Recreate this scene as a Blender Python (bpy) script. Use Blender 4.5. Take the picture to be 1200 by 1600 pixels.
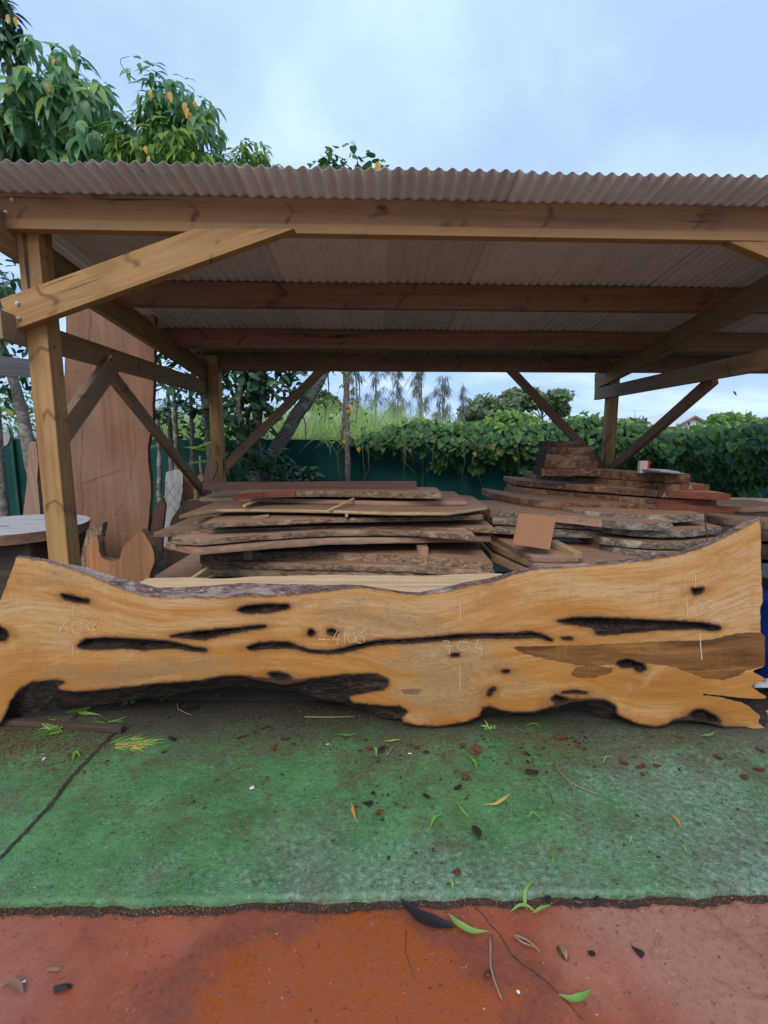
import bpy, bmesh, math, random
import numpy as np
from mathutils import Vector, Matrix, Euler, noise
from mathutils.geometry import delaunay_2d_cdt
random.seed(7)
RNG = np.random.default_rng(11)
for o in list(bpy.data.objects): bpy.data.objects.remove(o)
S = bpy.context.scene
COL = S.collection

# ------------------------------------------------------------------ camera, sky, sun, exposure
CAM_H, F, PITCH = 1.53, 794.0, math.radians(8.5)
cd = bpy.data.cameras.new('camera'); cam = bpy.data.objects.new('camera', cd); COL.objects.link(cam)
cam.location = (0, 0, CAM_H); cam.rotation_euler = (math.radians(90) - PITCH, 0, 0)
cd.sensor_fit = 'VERTICAL'; cd.sensor_height = 24.0; cd.lens = 24.0 * F / 1600.0
cd.clip_start = 0.05; cd.clip_end = 3000
S.camera = cam
SUN_EL, SUN_AZ = math.radians(43), math.radians(200)   # azimuth from +Y, clockwise: behind the camera, a little left
W = bpy.data.worlds.new('World'); S.world = W; W.use_nodes = True
def build_world():
    nt = W.node_tree; N = nt.nodes; L = nt.links; N.clear()
    def nd(t, **k):
        n = N.new(t)
        for a, b in k.items(): setattr(n, a, b)
        return n
    out = nd('ShaderNodeOutputWorld'); bg = nd('ShaderNodeBackground')
    sky = nd('ShaderNodeTexSky', sky_type='NISHITA', sun_disc=False, sun_elevation=SUN_EL, sun_rotation=SUN_AZ)
    tc = nd('ShaderNodeTexCoord'); sep = nd('ShaderNodeSeparateXYZ'); L.new(tc.outputs['Generated'], sep.inputs[0])
    def m(op, a, b=None):
        n = nd('ShaderNodeMath', operation=op)
        for i, v in enumerate((a, b)):
            if v is None: continue
            if isinstance(v, (int, float)): n.inputs[i].default_value = v
            else: L.new(v, n.inputs[i])
        return n.outputs[0]
    zz = m('MAXIMUM', sep.outputs['Z'], 0.0)
    den = m('ADD', zz, 0.22)
    cx = m('DIVIDE', sep.outputs['X'], den); cy = m('DIVIDE', sep.outputs['Y'], den)
    cmb = nd('ShaderNodeCombineXYZ'); L.new(cx, cmb.inputs[0]); L.new(cy, cmb.inputs[1])
    n1 = nd('ShaderNodeTexNoise'); n1.inputs['Scale'].default_value = 1.5; n1.inputs['Detail'].default_value = 6; n1.inputs['Roughness'].default_value = .5
    n1.inputs['Distortion'].default_value = .35
    L.new(cmb.outputs[0], n1.inputs['Vector'])
    n2 = nd('ShaderNodeTexNoise'); n2.inputs['Scale'].default_value = 0.75; n2.inputs['Detail'].default_value = 4
    L.new(cmb.outputs[0], n2.inputs['Vector'])
    cr = nd('ShaderNodeValToRGB')                       # cloud brightness: grey-blue bellies to bright white
    e = cr.color_ramp.elements
    e[0].position = .38; e[0].color = (3.5, 5.0, 8.5, 1)
    e[1].position = .645; e[1].color = (5.7, 7.3, 9.35, 1)
    x = cr.color_ramp.elements.new(.5); x.color = (4.25, 5.9, 9.1, 1)
    L.new(n1.outputs['Fac'], cr.inputs[0])
    # cover: nearly closed overhead, torn near the horizon
    cov = nd('ShaderNodeMapRange'); cov.inputs[1].default_value = .38; cov.inputs[2].default_value = .52
    cov.inputs[3].default_value = .25; cov.inputs[4].default_value = 1.0
    L.new(m('ADD', n2.outputs['Fac'], m('MULTIPLY', zz, .35)), cov.inputs[0])
    mix = nd('ShaderNodeMix', data_type='RGBA')
    L.new(cov.outputs[0], mix.inputs[0]); tint = nd('ShaderNodeMix', data_type='RGBA', blend_type='MULTIPLY'); tint.inputs[0].default_value = 1; tint.inputs[7].default_value = (.62, .85, 1.0, 1); L.new(sky.outputs[0], tint.inputs[6]); L.new(tint.outputs[2], mix.inputs[6]); L.new(cr.outputs[0], mix.inputs[7])
    L.new(mix.outputs[2], bg.inputs['Color']); bg.inputs['Strength'].default_value = 0.082
    L.new(bg.outputs[0], out.inputs['Surface'])
build_world()
sd = bpy.data.lights.new('sun', 'SUN'); sd.energy = 1.5; sd.angle = math.radians(35); sd.color = (1, .9, .76)
sun = bpy.data.objects.new('sun', sd); COL.objects.link(sun)
sun.rotation_euler = Vector((math.sin(SUN_AZ) * math.cos(SUN_EL), math.cos(SUN_AZ) * math.cos(SUN_EL), math.sin(SUN_EL))).to_track_quat('Z', 'Y').to_euler()
V_ = S.view_settings
S.display_settings.display_device = 'sRGB'
V_.view_transform = 'Standard'; V_.look = 'None'; V_.gamma = 1; V_.use_curve_mapping = False; V_.exposure = 0.72
S.render.engine = 'CYCLES'
S.cycles.max_bounces = 8; S.cycles.diffuse_bounces = 5; S.cycles.transparent_max_bounces = 8

# ------------------------------------------------------------------ measuring: photo pixel -> place in the world
CP, SP = math.cos(PITCH), math.sin(PITCH)
def ray(px, py):
    u, v = (px - 600) / F, (800 - py) / F
    return Vector((u, CP + v * SP, v * CP - SP))
def on_y(px, py, Y):
    d = ray(px, py); k = Y / d.y
    return Vector((d.x * k, Y, CAM_H + d.z * k))
def on_z(px, py, z=0.0):
    d = ray(px, py); k = (z - CAM_H) / d.z
    return Vector((d.x * k, d.y * k, z))

# ------------------------------------------------------------------ object helpers
def tag(o, label=None, cat=None, group=None, kind=None):
    if label: o['label'] = label
    if cat: o['category'] = cat
    if group: o['group'] = group
    if kind: o['kind'] = kind
    return o
def empty(name, loc=(0, 0, 0)):
    o = bpy.data.objects.new(name, None); COL.objects.link(o); o.location = loc; o.empty_display_size = .1
    return o
def link(name, me, mats, parent=None, M=None):
    o = bpy.data.objects.new(name, me); COL.objects.link(o)
    if mats is not None and len(me.materials) == 0:
        for m in (mats if isinstance(mats, (list, tuple)) else [mats]): me.materials.append(m)
    if M is not None: o.matrix_world = M
    if parent is not None:
        o.parent = parent
        o.matrix_parent_inverse = Matrix.Translation(-parent.location) if parent.type == 'EMPTY' else parent.matrix_basis.inverted()
    return o
def mesh(name, verts, faces, mats=None, parent=None, smooth=False, mi=None, M=None):
    me = bpy.data.meshes.new(name); me.from_pydata([tuple(v) for v in verts], [], faces)
    if smooth: me.polygons.foreach_set('use_smooth', [True] * len(me.polygons))
    if mi is not None: me.polygons.foreach_set('material_index', mi)
    me.update()
    return link(name, me, mats, parent, M)
def attr(me, name, vals):
    a = me.attributes.new(name, 'FLOAT', 'POINT'); a.data.foreach_set('value', np.asarray(vals, dtype=np.float32))
def nz(x, y=0., z=0., s=1.): return noise.noise(Vector((x * s, y * s, z * s)))
def fbm(x, y=0., z=0., o=4): return noise.fractal(Vector((x, y, z)), 1.0, 2.0, o)

# ------------------------------------------------------------------ material kit
class Mat:
    def __init__(s, name):
        s.m = bpy.data.materials.new(name); s.m.use_nodes = True; s.nt = s.m.node_tree; s.N = s.nt.nodes; s.L = s.nt.links
        s.N.clear(); s.out = s.N.new('ShaderNodeOutputMaterial'); s.p = s.N.new('ShaderNodeBsdfPrincipled')
        s.L.new(s.p.outputs[0], s.out.inputs[0]); s.tc = s.N.new('ShaderNodeTexCoord'); s.oi = s.N.new('ShaderNodeObjectInfo')
    def put(s, v, sock):
        if isinstance(v, bpy.types.NodeSocket): s.L.new(v, sock)
        elif isinstance(v, (tuple, list)) and sock.type == 'RGBA' and len(v) == 3: sock.default_value = (*v, 1)
        else: sock.default_value = v
    def co(s, scale=(1, 1, 1), src='Object', rnd=True):
        mp = s.N.new('ShaderNodeMapping'); s.L.new(s.tc.outputs[src], mp.inputs[0]); mp.inputs['Scale'].default_value = scale
        if rnd:
            r = s.math('MULTIPLY', s.oi.outputs['Random'], 37.0); c = s.N.new('ShaderNodeCombineXYZ')
            for i in range(3): s.L.new(r, c.inputs[i])
            s.L.new(c.outputs[0], mp.inputs['Location'])
        return mp.outputs[0]
    def noise(s, vec, scale=1., detail=4., rough=.55, dist=0., out='Fac'):
        n = s.N.new('ShaderNodeTexNoise'); s.L.new(vec, n.inputs['Vector'])
        for k, v in (('Scale', scale), ('Detail', detail), ('Roughness', rough), ('Distortion', dist)): n.inputs[k].default_value = v
        return n.outputs[out]
    def voro(s, vec, scale=1., feature='F1', out='Distance', rnd=1.):
        n = s.N.new('ShaderNodeTexVoronoi'); n.feature = feature; s.L.new(vec, n.inputs['Vector']); n.inputs['Scale'].default_value = scale
        n.inputs['Randomness'].default_value = rnd
        return n.outputs[out]
    def math(s, op, a, b=0., c=None, clamp=False):
        n = s.N.new('ShaderNodeMath'); n.operation = op; n.use_clamp = clamp
        s.put(a, n.inputs[0]); s.put(b, n.inputs[1])
        if c is not None: s.put(c, n.inputs[2])
        return n.outputs[0]
    def ramp(s, fac, stops):
        n = s.N.new('ShaderNodeValToRGB'); e = n.color_ramp.elements
        while len(e) < len(stops): e.new(.5)
        for i, (p, c) in enumerate(stops):
            e[i].position = p
            e[i].color = (c, c, c, 1) if isinstance(c, (int, float)) else (*c, 1)
        s.put(fac, n.inputs[0]); return n.outputs[0]
    def smooth(s, v, a, b, lo=0., hi=1.):
        n = s.N.new('ShaderNodeMapRange'); n.interpolation_type = 'SMOOTHSTEP'; s.put(v, n.inputs[0])
        for i, q in enumerate((a, b, lo, hi)): n.inputs[i + 1].default_value = q
        return n.outputs[0]
    def mix(s, f, a, b, mode='MIX'):
        n = s.N.new('ShaderNodeMix'); n.data_type = 'RGBA'; n.blend_type = mode
        s.put(f, n.inputs[0]); s.put(a, n.inputs[6]); s.put(b, n.inputs[7]); return n.outputs[2]
    def attr(s, name):
        n = s.N.new('ShaderNodeAttribute'); n.attribute_name = name; return n.outputs['Fac']
    def sep(s, vec):
        n = s.N.new('ShaderNodeSeparateXYZ'); s.L.new(vec, n.inputs[0]); return n.outputs
    def comb(s, x, y, z=0.):
        n = s.N.new('ShaderNodeCombineXYZ'); s.put(x, n.inputs[0]); s.put(y, n.inputs[1]); s.put(z, n.inputs[2]); return n.outputs[0]
    def done(s, col, rough=.7, bump=None, bs=.3, bd=.01, spec=.4):
        s.put(col, s.p.inputs['Base Color']); s.put(rough, s.p.inputs['Roughness']); s.p.inputs['Specular IOR Level'].default_value = spec
        if bump is not None:
            b = s.N.new('ShaderNodeBump'); b.inputs['Strength'].default_value = bs; b.inputs['Distance'].default_value = bd
            s.put(bump, b.inputs['Height']); s.L.new(b.outputs[0], s.p.inputs['Normal'])
        return s.m

def plain(name, col, rough=.6, var=.25, scale=12., metal=0., spec=.4):
    k = Mat(name); n = k.noise(k.co(), scale, 4)
    c = k.mix(n, tuple(x * (1 - var) for x in col), tuple(min(1, x * (1 + var)) for x in col))
    k.p.inputs['Metallic'].default_value = metal
    return k.done(c, rough, n, .15, .003, spec)

def timber_mat(name, base, dark, knot=(.07, .03, .015), weather=0., low_strip=None):
    k = Mat(name); v = k.co((1, 1, 1)); xyz = k.sep(v)
    kv = k.voro(k.comb(k.math('MULTIPLY', xyz[0], 2.1), k.math('MULTIPLY', xyz[1], 4.5), k.math('MULTIPLY', xyz[2], 4.5)), 1.)
    wob = k.noise(v, 3., 2); lz = k.math('SUBTRACT', k.sep(k.co((1, 1, 1), rnd=False))[2], .02)
    kd = k.math('ADD', kv, k.math('MULTIPLY', k.math('SUBTRACT', wob, .5), .25))
    near = k.smooth(kd, .03, .22, 1., 0.)                       # pull the grain round each knot
    g = k.comb(k.math('MULTIPLY', xyz[0], .8), k.math('ADD', k.math('MULTIPLY', xyz[1], 34), k.math('MULTIPLY', near, 3.)), k.math('ADD', k.math('MULTIPLY', xyz[2], 34), k.math('MULTIPLY', near, 4.)))
    gr = k.noise(g, 1., 3, .5, .3); fine = k.noise(k.co((6, 260, 260)), 1., 2)
    broad = k.noise(k.co((.9, 9, 9)), 1., 3)
    c = k.ramp(gr, [(.3, dark), (.62, base)])
    c = k.mix(k.smooth(broad, .3, .75, 0, .55), c, tuple(b * 1.25 for b in base))
    c = k.mix(k.math('MULTIPLY', fine, .35), c, tuple(d * .7 for d in dark))
    # V-shaped knot figures across the face
    band = k.smooth(k.math('ADD', k.math('ABSOLUTE', k.math('SUBTRACT', k.math('FRACT', k.math('ADD', k.math('MULTIPLY', xyz[0], 1.9), k.math('ADD', k.math('MULTIPLY', wob, 1.15), k.math('MULTIPLY', k.math('ABSOLUTE', lz), k.math('ADD', .8, k.math('MULTIPLY', k.oi.outputs['Random'], 2.2)))))), .5)),
                   k.math('MULTIPLY', k.noise(k.co((2.5, 9, 9)), 1., 2), .11)), .055, .135, 1., 0.)
    lim = k.smooth(k.noise(k.co((2.2, 7, 7)), 1., 3, .6), .45, .60)
    c = k.mix(k.math('MULTIPLY', k.math('MULTIPLY', band, lim), .85), c, tuple(q * 1.35 for q in knot))
    c = k.mix(k.smooth(kd, .025, .075, .8, 0.), c, knot)
    st = k.noise(k.co((1.1, 2.2, 2.2)), 1., 5, .7); c = k.mix(k.smooth(st, .50, .68, 0., .45), c, tuple(q * .62 for q in dark))
    ck = k.noise(k.co((.7, 46, 46)), 1., 2, .4, .2); c = k.mix(k.math('MULTIPLY', k.smooth(ck, .655, .70), k.smooth(k.noise(k.co((1.3, 5, 5)), 1., 2), .5, .6)), c, tuple(q * .25 for q in dark))
    if low_strip: c = k.mix(k.smooth(k.math('ADD', lz, k.math('MULTIPLY', k.math('SUBTRACT', k.noise(k.co((1.2, 3, 3)), 1., 2), .5), .02)), -.062, -.070, 0., .62), c, low_strip)  # paler strip along the lower edge of the timber
    if weather: c = k.mix(k.smooth(k.noise(v, 2.5, 4), .4, .7, 0, weather), c, (.20, .17, .13))
    return k.done(c, k.smooth(gr, .2, .8, .55, .75), k.math('ADD', gr, fine), .25, .003, .35)

M_POST = timber_mat('treated_pine', (.42, .235, .085), (.25, .12, .038))
M_BEAM = timber_mat('treated_pine_front_beam', (.34, .165, .068), (.21, .095, .036), low_strip=(.43, .245, .10))
M_RAFT = timber_mat('treated_pine_brown', (.33, .19, .085), (.19, .10, .042), weather=.4)
M_PURL = timber_mat('treated_pine_shaded', (.27, .145, .075), (.16, .08, .042))  # same pine, darkened in colour for the shaded inner timbers

def rough_wood(name, top, dark, grey=.3, gcol=(.25, .21, .18), scale=1.):
    """sawn board: long grain along local X, dust and blotches"""
    k = Mat(name); gr = k.noise(k.co((1.6 * scale, 26 * scale, 30 * scale)), 1., 4, .6, .6); saw = k.noise(k.co((150, 5, 5)), 1., 2)
    big = k.noise(k.co((1.4, 3, 3)), 1., 4, .6)
    c = k.ramp(gr, [(.28, dark), (.66, top)])
    c = k.mix(k.smooth(big, .38, .68, 0, grey), c, gcol)
    c = k.mix(k.math('MULTIPLY', k.smooth(saw, .45, .7), .18), c, tuple(d * .7 for d in dark))
    rd = k.math('ADD', k.math('MULTIPLY', k.oi.outputs['Random'], .3), .85)
    c = k.mix(1., c, k.comb(rd, rd, rd), 'MULTIPLY')
    return k.done(c, .8, k.math('ADD', gr, k.math('MULTIPLY', saw, .4)), .35, .004, .25)
def bark_mat(name, a, b, c_, scale=1., light=.5):
    k = Mat(name); v = k.co((1, 1, 1)); w = k.noise(k.co((9 * scale, 26 * scale, 26 * scale)), 1., 5, .7, 1.2)
    pv = k.co((9 * scale, 30 * scale, 30 * scale)); wv = k.sep(k.noise(k.co((16, 30, 30)), 1., 4, .65, out='Color')); px = k.sep(pv)
    cell = k.voro(k.comb(k.math('ADD', px[0], k.math('MULTIPLY', wv[0], 1.6)), k.math('ADD', px[1], k.math('MULTIPLY', wv[1], 1.6)), k.math('ADD', px[2], k.math('MULTIPLY', wv[2], 1.6))), 1., 'DISTANCE_TO_EDGE'); big = k.noise(k.co((3, 6, 6)), 1., 3)
    col = k.ramp(w, [(.3, a), (.52, b), (.72, c_)])
    col = k.mix(k.smooth(cell, .0, .10, .55, 0.), col, tuple(q * .45 for q in a))
    col = k.mix(k.smooth(big, .52, .62, 0, light), col, c_)
    return k.done(col, .85, k.math('ADD', k.math('MULTIPLY', w, 1.5), k.math('MULTIPLY', k.smooth(cell, 0, .12), .5)), .8, .008, .25)

M_DUSTY = rough_wood('sawn_dusty_brown', (.37, .22, .13), (.19, .098, .052), .36, (.30, .22, .165))
M_SAWNY = rough_wood('sawn_yellow_brown', (.46, .32, .17), (.28, .18, .085), .25, (.30, .24, .17))
M_SAWNR = rough_wood('sawn_red', (.21, .062, .032), (.11, .032, .018), .2, (.26, .13, .09))
M_SAWNP = rough_wood('sawn_pink_brown', (.38, .225, .15), (.235, .125, .08), .35, (.31, .235, .19))
M_REDB = rough_wood('red_brown_beam', (.20, .10, .07), (.12, .055, .04), .2, (.2, .13, .1))
M_PALE = rough_wood('pale_fresh_sawn', (.62, .44, .25), (.42, .27, .135), .35, (.50, .40, .27))
M_GREYW = rough_wood('weathered_grey', (.50, .48, .46), (.30, .28, .27), .4, (.55, .54, .53))
M_ORNG = rough_wood('orange_sawn', (.52, .24, .11), (.36, .14, .06), .15, (.4, .25, .16))
M_BIGRED = rough_wood('red_slab_face', (.27, .145, .085), (.175, .085, .052), .40, (.32, .20, .14), .55)
M_STICK = rough_wood('sticker_pine', (.55, .40, .19), (.40, .27, .11), .15, (.45, .38, .26))
M_DARKB = rough_wood('dark_block', (.085, .052, .036), (.035, .023, .017), .3, (.11, .075, .055))
M_BARKD = bark_mat('bark_brown', (.10, .058, .038), (.25, .155, .095), (.44, .31, .20))
M_BARKK = bark_mat('bark_dark_brown', (.060, .028, .017), (.19, .092, .050), (.42, .25, .14), 1.1, .4)
M_BARKG = bark_mat('bark_grey', (.075, .058, .046), (.20, .16, .125), (.44, .37, .295), 1.2, .6)
M_BARKR = bark_mat('bark_red', (.10, .05, .03), (.24, .12, .06), (.42, .25, .13))
M_BARKS = bark_mat('bark_slab', (.06, .034, .028), (.17, .105, .085), (.44, .34, .29), 1.5, .5)
M_BARKL = bark_mat('bark_dark_lower', (.010, .007, .005), (.032, .019, .013), (.11, .066, .045), .8, .2)  # near-black bark for the bottom and ends of the big slab
M_ROT = bark_mat('rotten_pocket', (.005, .004, .003), (.020, .012, .008), (.10, .06, .04), 1.2, .25)
M_PLY = plain('plywood', (.29, .13, .058), .6, .12, 6)
M_BOLT = plain('galvanised_steel', (.55, .55, .55), .35, .1, 30, .8)
M_CHALK = plain('chalk', (.64, .52, .38), .9, .15, 60)
# ------------------------------------------------------------------ setting: ground, pavements
def edge_y(x): return 1.50 + .016 * x + .016 * nz(x, 3.1, 0, 2.3) + .012 * nz(x, 9, 0, 8) + .007 * nz(x, 5, 0, 27)

def ground_mat():
    k = Mat('field_soil'); n = k.noise(k.co((1, 1, 1), rnd=False), 3, 6); c = k.ramp(n, [(.3, (.045, .035, .02)), (.5, (.05, .075, .02)), (.7, (.08, .12, .03))])
    return k.done(c, .9, n, .5, .05)
def green_mat():
    k = Mat('green_concrete'); v = k.co((1, 1, 1), rnd=False); x, y, z = k.sep(v)
    big = k.noise(v, 1.1, 4, .6, .4); mid = k.noise(v, 4.5, 5, .65, .5); fin = k.noise(v, 42, 5, .7); mic = k.noise(v, 190, 3, .6)
    streak = k.noise(k.co((14, 24, 1), rnd=False), 1., 5, .7, 2.5)
    c = k.mix(k.smooth(mid, .3, .7), (.048, .155, .046), (.085, .228, .078))
    worn = k.math('ADD', k.math('MULTIPLY', k.math('ADD', x, .1), .17), k.math('MULTIPLY', k.math('SUBTRACT', big, .5), 1.5))
    worn = k.math('ADD', worn, k.smooth(y, 1.95, 1.5, 0, .32))                       # scuffed towards the broken edge
    c = k.mix(k.smooth(worn, -.02, .62, 0., .85), c, (.135, .195, .13))
    c = k.mix(k.smooth(k.math('ADD', fin, k.math('MULTIPLY', worn, .25)), .56, .74, 0., .55), c, (.30, .37, .31))
    stain = k.math('ADD', k.noise(v, 3.3, 8, .80, .5), k.smooth(y, 1.95, 2.5, 0., .15))
    c = k.mix(k.smooth(stain, .46, .66, 0., .72), c, (.085, .068, .034))
    c = k.mix(k.smooth(k.noise(k.co((1, 1, 1), rnd=False), 7, 6, .75), .56, .70, 0., .65), c, (.045, .075, .035))
    c = k.mix(k.smooth(fin, .45, .30, 0., .85), c, (.026, .045, .024)); c = k.mix(k.math('MULTIPLY', k.smooth(k.noise(v, 17, 6, .8), .56, .66), .6), c, (.07, .06, .03))
    c = k.mix(k.smooth(streak, .58, .72, 0., .45), c, (.05, .085, .05))
    c = k.mix(k.math('MULTIPLY', k.smooth(k.voro(v, 38), .20, .10), k.smooth(k.noise(v, 5, 4, .7), .46, .6)), c, (.04, .03, .02)); c = k.mix(k.math('MULTIPLY', k.smooth(k.voro(v, 66), .22, .10), k.smooth(k.noise(v, 3.7, 4, .7), .42, .58, 0., .8)), c, (.035, .04, .022))
    c = k.mix(k.smooth(k.noise(v, 70, 3, .6), .64, .72, 0., .6), c, (.30, .36, .27)); c = k.mix(k.smooth(k.voro(k.co((1, 1, 1), rnd=False), 21), .055, .03, 0., .8), c, (.45, .44, .36))
    c = k.mix(k.smooth(k.math('ADD', y, k.math('MULTIPLY', big, .5)), 2.55, 2.95, 0., .93), c, (.035, .026, .018))      # dirt under the shed, painted near black to deepen the shade there
    pit = k.noise(v, 120, 4, .7); c = k.mix(k.math('MULTIPLY', k.smooth(pit, .60, .70), k.smooth(mid, .36, .6)), c, (.045, .05, .032))
    h = k.math('ADD', k.math('ADD', k.math('MULTIPLY', fin, 1.1), k.math('MULTIPLY', mic, .45)), k.math('MULTIPLY', streak, .3))
    r = k.smooth(k.math('ADD', big, k.math('MULTIPLY', k.math('SUBTRACT', fin, .5), .7)), .36, .60, .24, .80)
    return k.done(c, r, h, .8, .009, .4)
def red_mat():
    k = Mat('red_concrete'); v = k.co((1, 1, 1), rnd=False); x, y, z = k.sep(v)
    big = k.noise(v, 1.6, 4, .6, .5); mid = k.noise(v, 6, 5, .65); fin = k.noise(v, 60, 4, .65); mic = k.noise(v, 240, 2)
    c = k.mix(k.smooth(mid, .3, .7), (.235, .052, .020), (.315, .080, .033))
    pale = k.math('ADD', k.math('MULTIPLY', x, .42), k.math('MULTIPLY', k.math('SUBTRACT', big, .5), 1.1))
    c = k.mix(k.smooth(pale, .12, .42, 0., .85), c, (.335, .155, .105))
    c = k.mix(k.smooth(k.math('ADD', k.math('MULTIPLY', x, -.3), k.math('MULTIPLY', k.math('SUBTRACT', big, .5), 1.3)), .18, .42, 0., .5), c, (.27, .14, .11))
    # old brown-grey grime
    c = k.mix(k.smooth(k.noise(v, 3.1, 9, .82, .5), .55, .63, 0., .55), c, (.16, .065, .042))
    # the wet orange patch left of centre
    dx = k.math('MULTIPLY', k.math('ADD', x, .10), 1.95); dy = k.math('MULTIPLY', k.math('SUBTRACT', y, 1.16), 3.0)
    dd = k.math('SQRT', k.math('ADD', k.math('MULTIPLY', dx, dx), k.math('MULTIPLY', dy, dy)))
    dd = k.math('ADD', dd, k.math('MULTIPLY', k.math('SUBTRACT', k.noise(v, 4, 8, .78), .5), 1.5))
    wet = k.smooth(dd, .70, 1.0, 1., 0.)
    c = k.mix(k.math('MULTIPLY', wet, .9), c, (.28, .062, .008))
    rim = k.math('MULTIPLY', k.smooth(dd, .72, .95), k.smooth(dd, 1.25, 1.0))
    c = k.mix(k.math('MULTIPLY', rim, .6), c, (.12, .035, .02))
    # damp spots on the right, pale spatter
    sp = k.math('ADD', k.voro(k.co((12, 17, 1), rnd=False), 1.), k.math('MULTIPLY', k.noise(v, 30, 2), .25))
    rt = k.smooth(x, .3, .55)
    c = k.mix(k.math('MULTIPLY', k.math('MULTIPLY', k.smooth(sp, .30, .22), rt), k.smooth(mid, .45, .6)), c, (.20, .075, .05))
    dp = k.noise(k.co((2.2, 4.5, 1), rnd=False), 1., 7, .75, .8); c = k.mix(k.math('MULTIPLY', k.smooth(dp, .53, .60), k.smooth(x, .25, .6, 0., .75)), c, (.24, .085, .06))
    c = k.mix(k.smooth(k.noise(v, 75, 2, .5), .70, .76, 0., .6), c, (.55, .42, .36))
    c = k.mix(k.smooth(k.noise(v, 48, 4, .7), .40, .31, 0., .8), c, (.09, .032, .022)); c = k.mix(k.math('MULTIPLY', k.smooth(k.voro(v, 30), .16, .08), k.smooth(k.noise(v, 4.4, 4, .7), .48, .6)), c, (.07, .03, .022))
    c = k.mix(k.math('MULTIPLY', k.smooth(fin, .4, .65), .35), c, (.20, .07, .045)); c = k.mix(k.smooth(k.noise(v, 26, 6, .8), .57, .70, 0., .6), c, (.15, .055, .04)); c = k.mix(k.smooth(k.noise(k.co((11, 16, 1), rnd=False), 1., 7, .8, 1.), .62, .72, 0., .3), c, (.50, .28, .21))
    r = k.math('SUBTRACT', k.smooth(k.math('ADD', big, k.math('MULTIPLY', k.math('SUBTRACT', fin, .5), .5)), .3, .7, .36, .7), k.math('MULTIPLY', wet, .14))
    return k.done(c, r, k.math('ADD', fin, k.math('MULTIPLY', mic, .5)), .3, .004, .4)
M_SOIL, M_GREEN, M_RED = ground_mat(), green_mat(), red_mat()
def dirt_mat():
    k = Mat('joint_dirt'); v = k.co((1, 1, 1), rnd=False); n = k.noise(v, 60, 5, .7); q = k.voro(v, 130)
    c = k.ramp(n, [(.3, (.018, .012, .009)), (.55, (.045, .027, .018)), (.72, (.10, .06, .038))])
    c = k.mix(k.smooth(q, .16, .05, 0, .6), c, (.30, .19, .10))
    return k.done(c, .85, n, .8, .01)
M_DIRT = dirt_mat()
mesh('ground', [(-900, -60, -.06), (900, -60, -.06), (900, 12, -.06), (-900, 12, -.06)] , [(0, 1, 2, 3)], M_SOIL)['kind'] = 'structure'
# gentle terrain behind the fence: rises, then runs to the horizon
tv = []; TX = [-900, -200, -60, -25, -12, -6, 0, 6, 12, 25, 60, 200, 900]; TY = [12, 16, 22, 30, 45, 70, 110, 200, 500, 1600]
for yy in TY:
    for xx in TX: tv.append((xx, yy, -.06 if yy < 13 else .05 + .25 * nz(xx, yy, 0, .05) * min(1, yy / 60)))
nx = len(TX)
mesh('field', tv, [(j * nx + i, j * nx + i + 1, (j + 1) * nx + i + 1, (j + 1) * nx + i) for j in range(len(TY) - 1) for i in range(nx - 1)], M_SOIL, smooth=True)['kind'] = 'structure'

def green_slab():
    xs = np.concatenate([np.linspace(-6, -2.6, 12), np.arange(-2.55, 2.56, .016), np.linspace(2.6, 7, 14)])
    ts = np.concatenate([[0, .004, .010], np.linspace(.02, 1.35, 50), np.linspace(1.45, 9.0, 16)])
    vs = []; n = len(xs)
    for t in ts:
        for x in xs:
            e = edge_y(x); y = e + t
            z = .006 * fbm(x * 2.2, y * 2.2, 1, 3) + .0035 * fbm(x * 13, y * 19, 2, 3) * (1 if t < 1.4 else .3)
            if t < .009: z -= .010 * (1 - t / .010) + .004 * abs(nz(x, 1, 0, 40))
            vs.append((x, y, z))
    fs = [(j * n + i, j * n + i + 1, (j + 1) * n + i + 1, (j + 1) * n + i) for j in range(len(ts) - 1) for i in range(n - 1)]
    b = len(vs)
    for x in xs: vs.append((x, edge_y(x) + .006, -.055))            # the broken lip down to the dirt
    fs += [(b + i, b + i + 1, i + 1, i) for i in range(n - 1)]
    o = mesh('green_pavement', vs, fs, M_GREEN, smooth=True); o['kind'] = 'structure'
    # red pavement, set lower
    ts2 = np.concatenate([np.linspace(.012, .05, 5), np.linspace(.07, .62, 34), [.8, 1.2, 2, 4, 10]])
    vs = []
    for t in ts2:
        for x in xs:
            y = edge_y(x) - t * (1 if t > .02 else .6) - max(-.002, .010 + .014 * nz(x, 7, 0, 3.3) + .009 * nz(x, 7, 0, 13) + .006 * nz(x, 2, 0, 41)) * max(0, 1 - t / .3)
            z = -.026 + .004 * fbm(x * 2, y * 2, 5, 3) + .0008 * fbm(x * 25, y * 25, 6, 2) - (.010 if t < .013 else 0)
            vs.append((x, y, z))
    fs = [((j + 1) * n + i, (j + 1) * n + i + 1, j * n + i + 1, j * n + i) for j in range(len(ts2) - 1) for i in range(n - 1)]
    mesh('red_pavement', vs, fs, M_RED, smooth=True)['kind'] = 'structure'
    vs = []
    for q, zz in ((.05, -.034), (.012, -.030), (-.004, -.026)):
        for x in xs: vs.append((x, edge_y(x) - q, zz + .006 * nz(x, q * 30, 3, 22)))
    fs = [(j * n + i, j * n + i + 1, (j + 1) * n + i + 1, (j + 1) * n + i) for j in range(2) for i in range(n - 1)]
    mesh('joint_dirt', vs, fs, M_DIRT, smooth=True)['kind'] = 'structure'
green_slab()
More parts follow.
